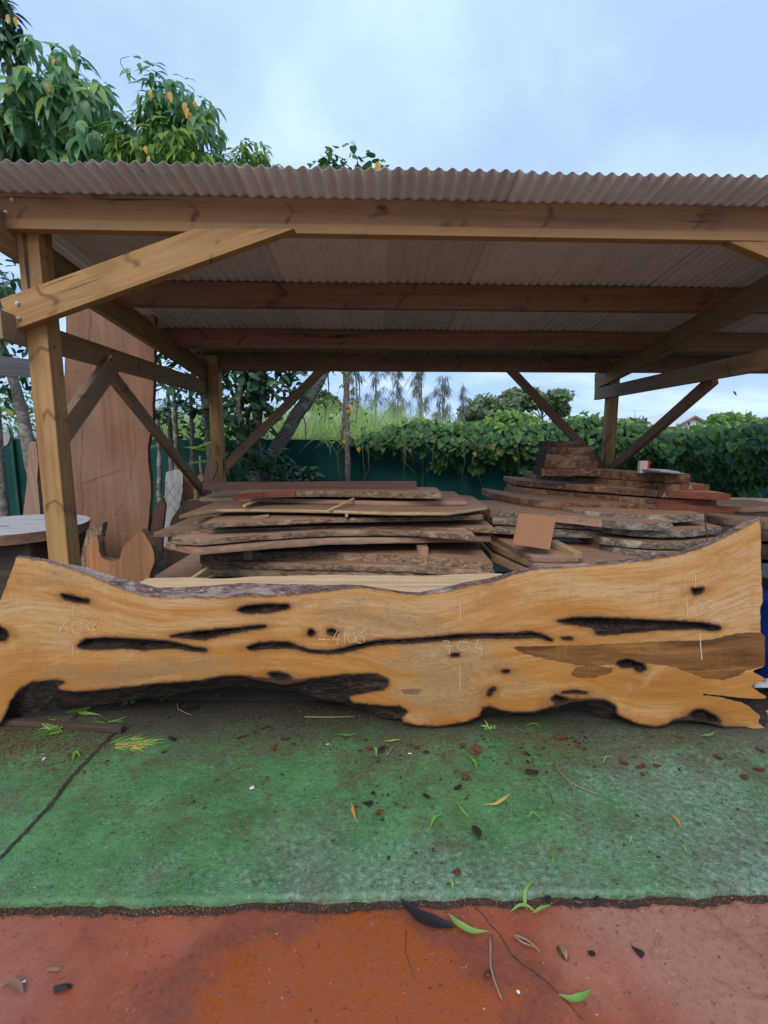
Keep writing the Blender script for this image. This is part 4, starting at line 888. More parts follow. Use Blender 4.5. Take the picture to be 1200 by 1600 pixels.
upright('purple_slab', 'dark purple-brown slab low down left of the weathered grey slab', [(236,840),(238,800),(244,786),(252,778),(257,790),(254,815),(252,860),(250,920),(234,920)], 6.6, .06, M_REDB, .02, M_BARKG)
upright('curved_log', 'dark brown curved slab piece at the left end of the middle stack', [(262,830),(268,810),(279,793),(290,783),(306,781),(318,786),(330,796),(332,812),(328,940),(258,940)], 5.6, .10, M_DARKB, .02, M_BARKD, cat='wood offcut')
upright('fence_slab', 'light brown tapering slab standing at the fence left of the corner post', [(36,804),(40,770),(43,740),(44,700),(46,690),(56,690),(60,720),(58,750),(62,790),(64,880),(34,880)], 6.3, .06, M_SAWNP, .0)
upright('grey_offcut', 'grey weathered plank end resting on the fence top at the left edge', [(-40,706),(-4,690),(12,668),(16,682),(12,694),(0,702),(-36,724)], 8.4, .05, M_GREYW, .0, cat='plank', jit=.01)
bar('pale whitish board at post height left of the corner post', (-70, 566), (62, 577), 4.3, 5.2, .05, .17, M_GREYW, 'pale_board', 'board')
# round table slab on its dark base
def lathe_slab(name, label, px, py, rx_px, Y, th, m, edge):
    c = on_y(px, py, Y); r = rx_px * (Y * CP) / F; n = 56; top, side = [], []
    rr = [r * (1 + .05 * nz(math.cos(2 * math.pi * i / n), math.sin(2 * math.pi * i / n), 4, 1.4) + .012 * nz(i * .7, 3)) for i in range(n)]
    P = [Vector((rr[i] * math.cos(2 * math.pi * i / n), rr[i] * math.sin(2 * math.pi * i / n), 0)) for i in range(n)]
    M = Matrix.Translation(c)
    o = mesh(name, [(0, 0, 0)] + P + [p * .97 - Vector((0, 0, th)) for p in P], [(0, i + 1, (i + 1) % n + 1) for i in range(n)] + [tuple(range(2 * n, n, -1))], m, M=M)
    vs = []
    for t in (0, .3, .7, 1): vs += [p * (1 - .03 * t + .015 * math.sin(math.pi * t) * nz(p.x, p.y, t * 3, 12)) - Vector((0, 0, th * t)) for p in P]
    mesh('bark_edge', vs, [(r_ * n + i, (r_ + 1) * n + i, (r_ + 1) * n + (i + 1) % n, r_ * n + (i + 1) % n) for r_ in range(3) for i in range(n)], edge, o, smooth=True, M=M)
    tag(o, label, 'table slab'); return o, c, r
o, c, r = lathe_slab('round_table_slab', 'pale grey round wood slab lying like a table top left of the corner post', 25, 819, 106, 4.35, .085, M_GREYW, M_DUSTY)
mesh('crack', [(c.x - .1, c.y - .32, c.z + .002), (c.x - .02, c.y - .29, c.z + .002), (c.x - .04, c.y - .27, c.z + .002), (c.x - .12, c.y - .30, c.z + .002), (c.x - .16, c.y - .1, c.z + .002), (c.x + .02, c.y - .12, c.z + .002), (c.x + .03, c.y - .10, c.z + .002), (c.x - .16, c.y - .07, c.z + .002)], [(0, 1, 2, 3), (4, 5, 6, 7)], M_DARKB, o)
tag(link('stump', box_mesh('stump', .7, .8, c.z - .085, .04), M_DARKB, None, Matrix.Translation((c.x, c.y + .05, (c.z - .085) / 2))), 'dark block base under the round grey slab', 'wood block')
# blue drum half hidden behind the right end of the big slab
M_BLUE = plain('blue_plastic', (.006, .022, .17), .35, .15, 6)
def drum():
    bm = bmesh.new(); prof = [(.0, 0), (.27, 0), (.29, .03), (.29, .2), (.30, .23), (.29, .26), (.29, .5), (.30, .53), (.29, .56), (.28, .64), (.24, .66), (.0, .66)]
    n = 28; rings = []
    for r_, z in prof: rings.append([bm.verts.new((r_ * math.cos(2 * math.pi * i / n), r_ * math.sin(2 * math.pi * i / n), z)) for i in range(n)] if r_ else None)
    for a, b in zip(rings[1:-2], rings[2:-1]):
        for i in range(n): bm.faces.new((a[i], a[(i + 1) % n], b[(i + 1) % n], b[i]))
    bm.faces.new(rings[1][::-1]); bm.faces.new(rings[-2]); me = bpy.data.meshes.new('blue_drum'); bm.to_mesh(me); bm.free()
    me.polygons.foreach_set('use_smooth', [True] * len(me.polygons))
    o = link('blue_drum', me, M_BLUE, None, Matrix.Translation((2.60, 3.02, .003))); tag(o, 'blue plastic drum peeping out behind the right end of the golden slab', 'drum')
    bm = bmesh.new(); bmesh.ops.create_cone(bm, segments=28, radius1=.305, radius2=.305, depth=.05, cap_ends=True); me = bpy.data.meshes.new('lid_ring'); bm.to_mesh(me); bm.free()
    link('lid_ring', me, plain('black_plastic', (.015, .015, .017), .4), o, Matrix.Translation((2.60, 3.02, .66)))
drum()
tag(timber('pale_batten', (2.12, 2.62, .012), (2.5, 2.55, .012), .03, .02, M_STICK, None), 'pale batten end on the ground at the right end of the golden slab', 'batten')
tag(timber('white_plank', (2.02, 2.66, .17), (2.6, 2.95, .02), .09, .02, M_GREYW, None), 'whitish plank on the ground behind the torn right end of the golden slab', 'plank')
tag(timber('dark_batten', on_z(-20, 1125, .016), on_z(192, 1139, .016), .035, .03, M_DARKB, None), 'dark wet batten lying on the concrete under the left part of the golden slab', 'batten')

# ------------------------------------------------------------------ fence with green shade cloth
def cloth_mat():
    k = Mat('green_shade_cloth'); v = k.co((1, 1, 1), rnd=False); n = k.noise(k.co((3, 3, .7), rnd=False), 1., 4, .6); w = k.noise(k.co((260, 260, 260), rnd=False), 1., 1)
    c = k.mix(k.smooth(n, .3, .7), (.004, .055, .046), (.010, .10, .08)); c = k.mix(k.math('MULTIPLY', w, .4), c, (.003, .02, .018))
    return k.done(c, .7, n, .2, .02, .2)
M_CLOTH = cloth_mat(); M_WIRE = plain('fence_wire', (.20, .22, .21), .45, .2, 30, .6); M_FPOST = plain('fence_post_green', (.02, .07, .05), .5, .2, 10)
fence = tag(empty('fence', (0, 9, 0)), 'low fence covered in dark green shade cloth behind the shed', 'fence')
FZ = 1.475
def fy(x): return 9.0 - (.0 if x < 2 else .05 * (x - 2))
FX = [-9, -6.5, -4.2, -1.75, .68, 3.1, 5.5, 8.2]
for a, b in zip(FX[:-1], FX[1:]):
    vs, n, m = [], 26, 9
    for l in (0, .006):
        for j in range(m):
            for i in range(n):
                x = a + .01 + (b - a - .02) * i / (n - 1); z = -.05 + (FZ + .05) * j / (m - 1); sg = .012 * math.sin(math.pi * i / (n - 1)) * (j == m - 1)
                vs.append((x, fy(x) + l + .03 * nz(x, z * .3, 2, 2.2) * math.sin(math.pi * (i / (n - 1))), z - sg))
    fs = [f for j in range(m - 1) for i in range(n - 1) for f in ((j * n + i, j * n + i + 1, (j + 1) * n + i + 1, (j + 1) * n + i), (n * m + (j + 1) * n + i, n * m + (j + 1) * n + i + 1, n * m + j * n + i + 1, n * m + j * n + i))]
    mesh('cloth_panel', vs, fs, M_CLOTH, fence, smooth=True)
for x in FX: timber('fence_post', (x, fy(x) - .04, -.06), (x, fy(x) - .04, FZ + .06), .05, .05, M_FPOST, fence, (1, 0, 0))
for a, b in zip(FX[:-1], FX[1:]): timber('wire', (a, fy(a) - .02, FZ + .012), (b, fy(b) - .02, FZ + .012), .007, .007, M_WIRE, fence, ch=.001)
wm = tag(empty('wire_mesh', (-2.9, 6.0, 0)), 'piece of diagonal wire mesh standing in front of the weathered grey slab', 'wire mesh')
for i in range(5):
    stick('wire', (229 + 14 * i, 800), 6.3, (262 + 14 * i, 752), 6.3, .004, .004, M_WIRE, (0, 1, 0), wm, .0005)
    stick('wire', (226 + 14 * i, 756), 6.3, (262 + 14 * i, 800), 6.31, .004, .004, M_WIRE, (0, 1, 0), wm, .0005)
for q in (226, 318): stick('wire', (q, 748), 6.3, (q - 4, 930), 6.3, .006, .006, M_WIRE, (0, 1, 0), wm, .0005)

# ------------------------------------------------------------------ plants
def leaf_mat(name, stops, trans=.30, rough=.38):
    k = Mat(name); g = k.N.new('ShaderNodeNewGeometry')
    r = k.math('FRACT', k.math('ADD', g.outputs['Random Per Island'], k.oi.outputs['Random']))
    v = k.noise(k.co((1, 1, 1), 'Object'), 30, 2)
    c = k.ramp(r, stops); c = k.mix(k.math('MULTIPLY', v, .3), c, tuple(q * .6 for q in stops[0][1]))
    k.done(c, rough, spec=.35)
    t = k.N.new('ShaderNodeBsdfTranslucent'); k.L.new(c, t.inputs[0]); mx = k.N.new('ShaderNodeMixShader'); mx.inputs[0].default_value = trans
    k.L.new(k.p.outputs[0], mx.inputs[1]); k.L.new(t.outputs[0], mx.inputs[2]); k.L.new(mx.outputs[0], k.out.inputs[0]); return k.m
DG, MG, LG = (.018, .052, .018), (.04, .115, .03), (.11, .22, .04)
M_LMANGO = leaf_mat('mango_leaf', [(0, (.11, .25, .12)), (.4, (.18, .37, .17)), (.75, (.26, .47, .18)), (.93, (.42, .58, .12))], .5, .35)
M_LBRIGHT = leaf_mat('bright_leaf', [(0, (.10, .22, .05)), (.5, (.18, .35, .07)), (.85, (.34, .48, .07))], .5)
M_LDARK = leaf_mat('dark_leaf', [(0, (.022, .065, .028)), (.5, (.045, .12, .05)), (.9, (.09, .19, .065))], .3, .32)
M_LVINE = leaf_mat('vine_leaf', [(0, (.022, .075, .022)), (.5, (.048, .135, .035)), (.85, (.09, .21, .045)), (1, (.17, .30, .05))], .3, .48)
M_LYEL = leaf_mat('yellow_leaf', [(0, (.50, .27, .03)), (.6, (.62, .40, .05)), (1, (.45, .20, .03))], .3)
M_CANE = leaf_mat('cane_blade', [(0, (.25, .39, .08)), (.5, (.38, .52, .14)), (.9, (.56, .64, .28))], .45, .45)
M_FAR = leaf_mat('far_foliage', [(0, (.09, .15, .07)), (.5, (.14, .21, .09)), (.9, (.20, .28, .11))], .25, .6)  # greens muted in the colour in place of distance haze
M_FARO = leaf_mat('far_foliage_orange', [(0, (.12, .12, .05)), (.5, (.20, .15, .06)), (.9, (.28, .20, .08))], .25, .6)
M_CASU = leaf_mat('casuarina_needles', [(0, (.17, .20, .17)), (.5, (.22, .25, .21)), (.9, (.28, .31, .25))], .25, .7)  # pale grey-green, lightened further to stand in for haze
M_TRUNK = bark_mat('tree_bark', (.10, .085, .07), (.22, .19, .16), (.42, .38, .33), .8, .6)
M_STEM = plain('green_stem', (.10, .13, .05), .6)

def leaf_proto(L, W, shape='lance', droop=.25, fold=.25):
    """one leaf along +X, centre vein on z=0, n stations"""
    if shape == 'lance': st = [(0, .04), (.2, .72), (.45, 1), (.75, .62), (1, .0)]
    elif shape == 'ovate': st = [(0, .1), (.22, .95), (.5, .95), (.8, .5), (1, 0)]
    elif shape == 'heart': st = [(-.12, .55), (.0, .85), (.3, 1.0), (.65, .66), (1, 0)]
    else: st = [(0, .25), (.3, .8), (.65, 1), (.88, .8), (1, .15)]     # spatulate
    vs, fs = [], []
    for t, w in st:
        z = -droop * L * max(t, 0) ** 2; hw = W * .5 * w
        vs += [(t * L, -hw, z + hw * fold), (t * L, 0, z), (t * L, hw, z + hw * fold)]
    for i in range(len(st) - 1):
        a = 3 * i; fs += [(a, a + 3, a + 4, a + 1), (a + 1, a + 4, a + 5, a + 2)]
    return np.array(vs), fs
def basis(d, up):
    d = d.normalized(); y = up.cross(d)
    if y.length < 1e-4: y = Vector((1, 0, 0)).cross(d)
    y.normalize(); return Matrix((d, y, d.cross(y))).transposed()
def rv(a=1.): return Vector(RNG.uniform(-a, a, 3))
def build_leaves(parent, places, protos, mat, single=0, name='leaf', mass='foliage'):
    """places: (pos, dir, up, scale). The nearest 'single' leaves become parts of their own, the rest one mass"""
    if not places: return
    cp = Vector((0, 0, CAM_H)); places = sorted(places, key=lambda q: (q[0] - cp).length / q[3]) if single else places
    mes = []
    for pv, pf in protos:
        me = bpy.data.meshes.new(name); me.from_pydata([tuple(p) for p in pv], [], pf); me.polygons.foreach_set('use_smooth', [True] * len(me.polygons)); me.materials.append(mat); mes.append(me)
    pl_ = parent.location
    for q in places[:single]:
        R = basis(q[1], q[2]); o = bpy.data.objects.new(name, mes[int(RNG.integers(len(mes)))]); COL.objects.link(o); o.parent = parent
        o.matrix_basis = Matrix.Translation(q[0] - pl_) @ R.to_4x4() @ Matrix.Scale(q[3], 4)
    V, Fc, off = [], [], 0
    for q in places[single:]:
        pv, pf = protos[int(RNG.integers(len(protos)))]; R = np.array(basis(q[1], q[2])); V.append((pv * q[3]) @ R.T + np.array(q[0] - pl_)); Fc += [tuple(i + off for i in f) for f in pf]; off += len(pv)
    if V:
        me = bpy.data.meshes.new(mass); V = np.concatenate(V); me.vertices.add(len(V)); me.vertices.foreach_set('co', V.ravel().astype(np.float32))
        fa = np.array(Fc, np.int32); me.loops.add(fa.size); me.loops.foreach_set('vertex_index', fa.ravel()); me.polygons.add(len(fa)); me.polygons.foreach_set('loop_start', np.arange(0, fa.size, 4, dtype=np.int32)); me.polygons.foreach_set('loop_total', np.full(len(fa), 4, np.int32))
        me.update(calc_edges=True); me.polygons.foreach_set('use_smooth', [True] * len(me.polygons)); me.materials.append(mat)
        o = bpy.data.objects.new(mass, me); COL.objects.link(o); o.parent = parent; o['kind'] = 'stuff'
def limb(name, pts, radii, m, parent=None, n=9, wob=.01):
    pts = [Vector(p) for p in pts]; P, Rr = [], []
    for i in range(len(pts) - 1):
        k = max(2, int((pts[i + 1] - pts[i]).length / max(.06, .35 * radii[i] + .03)))
        k = min(k, 24)
        for j in range(k): t = j / k; P.append(pts[i].lerp(pts[i + 1], t)); Rr.append(radii[i] * (1 - t) + radii[i + 1] * t)
    P.append(pts[-1]); Rr.append(radii[-1])
    for i in range(2, len(P) - 1): P[i] = P[i] * .6 + (P[i - 1] + P[i + 1]) * .2
    vs, fs = [], []; up = Vector((.3, .9, .1))
    for i, p in enumerate(P):
        d = (P[min(i + 1, len(P) - 1)] - P[max(0, i - 1)]).normalized(); y = up.cross(d).normalized(); x = d.cross(y)
        w = Vector((nz(i * .35, p.x), nz(i * .35, p.y, 5), 0)) * wob
        for k in range(n): a = 2 * math.pi * k / n; r_ = Rr[i] * (1 + .12 * nz(math.cos(a) * 2, math.sin(a) * 2, i * .6)); vs.append(p + w + x * r_ * math.cos(a) + y * r_ * math.sin(a))
    for i in range(len(P) - 1):
        for k in range(n): fs.append((i * n + k, i * n + (k + 1) % n, (i + 1) * n + (k + 1) % n, (i + 1) * n + k))
    fs += [tuple(range(n))[::-1], tuple(range(len(vs) - n, len(vs)))]
    return mesh(name, vs, fs, m, parent, smooth=True)
def in_blob(c, r):
    while True:
        q = Vector(RNG.uniform(-1, 1, 3))
        if q.length <= 1: return Vector((c.x + q.x * r[0], c.y + q.y * r[1], c.z + q.z * r[2])), q
def px_blob(px, py, rx, ry, Y, dy):
    c = on_y(px, py, Y); s = (c.y * CP - (c.z - CAM_H) * SP) / F; return c, (rx * s, dy, ry * s)
PL = [leaf_proto(.30, .105, 'lance', .35, .3), leaf_proto(.24, .095, 'lance', .2, .35), leaf_proto(.34, .11, 'lance', .55, .2), leaf_proto(.27, .12, 'ovate', .45, .25)]
PO = [leaf_proto(.15, .075, 'ovate', .2, .3), leaf_proto(.13, .07, 'ovate', .35, .2), leaf_proto(.17, .08, 'ovate', .1, .4)]
PH = [leaf_proto(.105, .10, 'heart', .25, .18), leaf_proto(.09, .09, 'heart', .45, .12), leaf_proto(.12, .11, 'heart', .1, .3)]
PS = [leaf_proto(.34, .10, 'spat', .25, .2), leaf_proto(.30, .095, 'spat', .4, .25)]
def droopers(blobs, n, side=.6):
    """whorls of leaves hanging from twig tips"""
    out = []
    tot = sum(b[1][0] * b[1][1] * b[1][2] for b in blobs)
    for c, r in blobs:
        k = max(6, int(n * r[0] * r[1] * r[2] / tot))
        for _ in range(k):
            p, q = in_blob(c, r)
            if q.length < .35 and RNG.random() < .5: continue
            o_ = Vector((q.x, q.y, q.z * .5)).normalized()
            for j in range(int(RNG.integers(4, 9))):
                d = (o_ * side + rv(.6) + Vector((0, 0, -.75 + .35 * q.z))).normalized(); d.z = min(d.z, -.12); up = (Vector((0, -.35, .8)) + o_ * .5 + rv(.35)).normalized()
                out.append((p + rv(.05), d, up, RNG.uniform(.75, 1.15)))
    return out
def fuzzy(blobs, n, upw=.6, down=-.1):
    out = []; tot = sum(b[1][0] * b[1][1] * b[1][2] for b in blobs)
    for c, r in blobs:
        for _ in range(max(8, int(n * r[0] * r[1] * r[2] / tot))):
            p, q = in_blob(c, r); g = fbm(p.x * 1.6, p.y * 1.6, p.z * 1.6 , 2)
            if g < -.18 and q.length < .85: continue
            d = (Vector((q.x, q.y, down)) + rv(.8)).normalized(); up = (Vector((0, -.3, upw)) + q * .5 + rv(.4)).normalized(); out.append((p, d, up, RNG.uniform(.7, 1.2)))
    return out
def tree(name, label, base, trunk_pts, rad, blobs, leaves, protos, m, single=0, yellow=(), group=None, bark=None, cat='tree', branches=()):
    t = tag(empty(name, base), label, cat, group)
    if trunk_pts: limb('trunk', trunk_pts, rad, bark or M_TRUNK, t)
    for bp, brd in branches: limb('branch', bp, brd, bark or M_TRUNK, t, 7)
    build_leaves(t, leaves, protos, m, single)
    for (px, py, Y, s) in yellow:
        p = on_y(px, py, Y); build_leaves(t, [(p, Vector((RNG.uniform(-.5, .5), -.2, -1)), Vector((0, -1, .2)), s * .62)], PO, M_LYEL, 1, 'yellow_leaf')
    return t
# trees that rise above the roof
bl = [px_blob(*q) for q in ((95,135,70,48,8.2,.8),(55,180,70,60,8.0,.8),(130,190,75,55,8.1,.8),(170,232,60,40,8.0,.7),(50,240,60,40,7.9,.7),(110,260,90,45,8.3,.8),(10,215,40,50,8.0,.6))]
tree('mango_tree', 'big tree with long drooping leaves above the left end of the roof', (-5.2, 8.6, 0), [(-5.2,8.6,-.06),(-5.0,8.5,2.2),(-4.6,8.3,3.6),(-4.2,8.2,4.6),(-4.3,8.2,5.6)], [.16,.13,.10,.06,.03], bl, droopers(bl, 360), PL, M_LMANGO, 300,
     [(45,83,7.6,1.3),(85,92,7.6,1.1),(72,130,7.5,1.),(2,188,7.5,1.6)], branches=[(((-4.6,8.3,3.6),(-5.2,8.1,5.2),(-5.4,8.1,6.6)),(.06,.04,.015)), (((-4.4,8.2,4.4),(-3.6,8.0,5.0)),(.05,.015))])
bl = [px_blob(*q) for q in ((245,150,32,32,8.0,.5),(275,180,50,40,8.1,.6),(310,205,34,38,8.0,.5),(250,215,45,45,8.2,.6),(315,165,22,22,8.0,.4))]
tree('drooping_tree', 'rounded tree with drooping dark leaves and yellow leaves right of the mango-like tree', (-2.9, 8.9, 0), [(-2.9,8.9,-.06),(-3.0,8.7,2.4),(-3.05,8.4,4.2),(-2.9,8.2,5.3)], [.12,.09,.06,.03], bl, droopers(bl, 190), [leaf_proto(.23,.075,'lance',.35,.3), leaf_proto(.2,.07,'ovate',.3,.3)], M_LMANGO, 200,
     [(234,140,7.4,1.4),(264,143,7.4,1.5),(288,160,7.5,1.6),(293,168,7.45,1.4),(298,176,7.5,1.3),(303,158,7.5,1.2)])
bl = [px_blob(*q) for q in ((270,225,40,26,7.6,.4),(230,240,40,26,7.6,.4),(310,245,45,22,7.6,.4),(200,232,18,34,7.6,.3))]
tree('bright_shrub_top', 'yellow-green leafy top in front of the drooping tree, just over the roof edge', (-2.6, 8.0, 0), [(-2.6,8.0,-.06),(-2.7,7.8,2.5),(-2.75,7.6,4.5)], [.06,.05,.02], bl, droopers(bl, 110, .9), [leaf_proto(.20,.07,'lance',.3,.3)], M_LBRIGHT, 120, [(226,228,7.2,1.1),(233,243,7.2,1.)])
bl = [px_blob(*q) for q in ((385,245,32,16,8.6,.4),(365,258,40,16,8.6,.4),(418,258,22,10,8.6,.3),(402,238,14,10,8.6,.3))]
tree('feathery_tree', 'small fresh green tree top peeping over the roof right of the drooping tree', (-2.1, 8.8, 0), [(-2.1,8.8,-.06),(-2.2,8.7,2.6),(-2.15,8.6,4.7)], [.06,.05,.02], bl, droopers(bl, 80, 1.), [leaf_proto(.18,.05,'lance',.3,.3)], M_LBRIGHT, 120)
bl = [px_blob(*q) for q in ((530,250,28,13,8.3,.3),(555,246,22,14,8.3,.3),(515,262,30,10,8.3,.3),(580,260,24,8,8.3,.3))]
tree('vine_top', 'clump of climbing vine with one orange leaf showing above the middle of the roof', (-.6, 8.6, 0), [(-.62,8.6,-.06),(-.6,8.5,2.5),(-.6,8.35,5.0)], [.05,.04,.02], bl, fuzzy(bl, 130, .5), PH, M_LVINE, 120, [(591,252,8.0,1.9)], cat='vine',
     branches=[(tuple(on_y(a,b,8.3) for a,b in ((540,250),(520,240),(505,247),(498,240))),(.008,.006,.004,.003)), (tuple(on_y(a,b,8.3) for a,b in ((552,240),(556,228),(553,219),(549,222))),(.006,.005,.004,.003))])
bl = [px_blob(*q) for q in ((8,28,14,28,7.6,.3),(20,85,10,14,7.6,.2),(5,60,14,20,7.6,.3))]
tree('sparse_branch_tree', 'thin dark branch with few leaves at the top left corner', (-6.2, 8.2, 0), [(-6.2,8.2,-.06),(-5.9,7.9,3.5),(-5.4,7.7,5.0),tuple(on_y(22,110,7.6)),tuple(on_y(0,60,7.6)),tuple(on_y(-20,20,7.6))], [.08,.06,.045,.04,.03,.02], bl, droopers(bl, 26, .6), [leaf_proto(.2,.085,'ovate',.3,.3)], M_LDARK, 60, [(12,22,7.4,1.2),(25,26,7.4,1.3),(27,34,7.4,.8)])
limb_o = limb('tendril', [on_y(a,b,8.0) for a,b in ((212,125),(196,112),(187,97),(190,90),(202,88))], [.010,.007,.005,.004,.003], M_STEM, None, 6); tag(limb_o, 'thin curling tendril against the sky beside the drooping tree', 'tendril')

# trees at the back left, seen under the roof
def rosettes(centres, k=11, s=1., tilt=.35):
    out = []
    for c in centres:
        for j in range(k):
            a = 2 * math.pi * j / k + RNG.uniform(-.2, .2); d = Vector((math.cos(a), math.sin(a), RNG.uniform(-.35, .45))); out.append((c + Vector((d.x, d.y, 0)) * .02, d, Vector((0, 0, 1)) + rv(.2), s * RNG.uniform(.8, 1.15)))
    return out
cs = [on_y(a, b, Y) for a, b, Y in ((262,605,6.9),(252,572,7.2),(278,632,7.4),(235,640,7.3),(300,600,7.6),(322,575,7.8),(312,640,7.8),(262,545,7.6),(290,560,7.7))]
fr = tag(empty('frangipani', (-2.9, 7.9, 0)), 'small frangipani with rosettes of broad leaves between the tall red slab and the back post', 'tree')
for a, b, Y in (((268,760),(262,612),7.7), ((277,770),(270,590),8.0), ((300,760),(297,610),8.1), ((249,770),(246,640),8.1)):
    A = on_y(a[0], a[1], Y); A.z = -.06; limb('trunk', [A, on_y(*a, Y), on_y((a[0] + b[0]) / 2 + 2, (a[1] + b[1]) / 2, Y), on_y(*b, Y - .2)], [.045, .04, .034, .025], M_TRUNK, fr)
build_leaves(fr, rosettes(cs, 12, 1.), PS, M_LDARK, 108)
bl = [px_blob(*q) for q in ((270,640,50,45,8.5,.3),(250,690,40,26,8.5,.3),(320,650,40,40,8.7,.3),(300,580,60,40,8.8,.4))]
tree('dark_shrub', 'dark leafy shrub against the fence behind the frangipani', (-3.1, 8.7, 0), [(-3.1,8.7,-.06),(-3.1,8.6,1.2)], [.05,.02], bl, fuzzy(bl, 420, .5), [leaf_proto(.14,.06,'ovate',.25,.3)], M_LDARK, 0, cat='shrub')
bl = [px_blob(*q) for q in ((385,640,50,60,7.9,.45),(430,600,50,45,8.0,.5),(370,590,40,40,8.0,.5),(365,680,36,40,7.9,.4),(395,560,70,36,8.1,.6),(450,560,40,30,8.1,.4))]
tree('broadleaf_tree', 'dark green broad-leaved tree beside the back left post', (-2.0, 8.2, 0), [(-2.1,8.2,-.06),(-2.05,8.1,1.2),(-1.9,8.0,2.2),(-1.75,8.0,3.1)], [.09,.08,.06,.05], bl, fuzzy(bl, 950, .6), [leaf_proto(.19,.085,'spat',.25,.25), leaf_proto(.16,.075,'ovate',.3,.25)], M_LDARK, 200,
     branches=[(tuple(on_y(a,b,7.8) for a,b in ((385,690),(372,640),(378,590),(392,545))),(.05,.045,.04,.035)), (tuple(on_y(a,b,7.9) for a,b in ((388,640),(415,612),(445,592),(478,578))),(.035,.03,.022,.014))])
bl = [px_blob(*q) for q in ((385,715,36,26,7.5,.3),(430,720,30,22,7.8,.3),(460,742,40,12,8.2,.3),(365,740,20,20,7.4,.2))]
tree('low_bush', 'low dark bush between the back left post and the leaning trunk', (-1.9, 7.8, 0), [(-1.9,7.8,-.06),(-1.9,7.7,.7)], [.03,.015], bl, fuzzy(bl, 330, .6), [leaf_proto(.17,.06,'lance',.25,.25)], M_LDARK, 120, cat='bush')
sp = [on_y(a, b, 7.0) for a, b in ((318,705),(322,722),(330,690))]
tree('young_plant', 'young plant with long pale green leaves just left of the back left post', (-2.6, 7.1, 0), [(-2.55,7.1,-.06),tuple(sp[0] + Vector((.1,.05,0)))], [.012,.008], [], [(p + Vector((.08, 0, 0)), Vector((-1, -.2, .35 - .25 * i)), Vector((0, -.5, 1)), 1.2) for i, p in enumerate(sp)] + [(sp[0] + Vector((.1, 0, 0)), Vector((.4, -.6, .5)), Vector((0, -.5, 1)), 1.)], [leaf_proto(.27,.075,'lance',.2,.2)], M_LBRIGHT, 4, cat='plant')
lt = tag(empty('leaning_tree', on_z(396, 800, -.06) if False else Vector((-1.75, 8.35, -.06))), 'pale-barked tree trunk leaning to the right in front of the fence', 'tree')
limb('trunk', [(-1.98,8.35,-.06), on_y(408,750,8.35), on_y(432,700,8.35), on_y(460,655,8.35), on_y(482,620,8.35), on_y(500,585,8.4), on_y(512,545,8.45), on_y(520,500,8.5)], [.13,.12,.11,.11,.115,.12,.09,.06], M_TRUNK, lt, 11, .02)
bl = [px_blob(*q) for q in ((500,610,14,42,8.4,.15),(485,625,10,22,8.4,.12),(545,620,14,48,8.5,.2),(560,600,10,36,8.5,.15),(520,560,60,26,8.5,.4),(535,655,16,30,8.6,.2),(572,655,8,28,8.6,.1))]
build_leaves(lt, fuzzy(bl, 420, .4, -.7), [leaf_proto(.075,.035,'lance',.2,.2), leaf_proto(.09,.03,'lance',.4,.2)], M_LVINE, 0)
for i, (a, b, Y) in enumerate((((536,545),(534,690),8.7), ((512,560),(507,660),8.5), ((560,560),(556,660),8.7), ((470,640),(478,690),8.5))):
    limb('hanging_vine', [on_y(a[0], a[1], Y), on_y((a[0] + b[0]) / 2 + 4, (a[1] + b[1]) / 2, Y), on_y(*b, Y)], [.03 if i == 0 else .012, .025 if i == 0 else .01, .03 if i == 0 else .008], M_TRUNK, lt, 7)
for q in ((546,632,8.3,1.),(548,638,8.3,1.2),(543,640,8.3,1.),(553,628,8.3,.9)): build_leaves(lt, [(on_y(*q[:3]), Vector((.2, -.3, -1)), Vector((0, -1, .2)), q[3] * .55)], PO, M_LYEL, 1, 'yellow_flower')
# left edge: dark leaves, trunk
bl = [px_blob(*q) for q in ((10,440,40,60,7.6,.6),(20,520,40,50,7.8,.6),(0,590,50,40,8.0,.5),(40,560,30,40,8.2,.4),(-30,500,60,90,7.8,.7))]
tree('left_edge_tree', 'dark tree at the left edge with a crooked trunk behind the corner post', (-5.2, 8.0, 0), [(-4.35,7.9,-.06), tuple(on_y(62,790,7.9)), tuple(on_y(47,720,7.9)), tuple(on_y(36,650,7.9)), tuple(on_y(20,590,7.9)), tuple(on_y(-5,520,7.9))], [.09,.08,.085,.09,.07,.05], bl, fuzzy(bl, 520, .5), [leaf_proto(.19,.08,'ovate',.3,.25)], M_LDARK, 160)
bl = [px_blob(*q) for q in ((5,640,40,36,10.5,.5),(45,625,30,40,10.8,.5),(0,670,60,26,10.5,.5),(80,660,40,40,11,.5))]
tree('lit_bush', 'bright green sunlit bush beyond the fence at the left edge', (-7.2, 10.8, 0), [(-7.2,10.8,-.06),(-7.2,10.7,1.2)], [.05,.02], bl, fuzzy(bl, 700, .8), [leaf_proto(.13,.06,'ovate',.25,.3)], M_LBRIGHT, 0, [(18,642,10.0,1.3)], cat='bush')
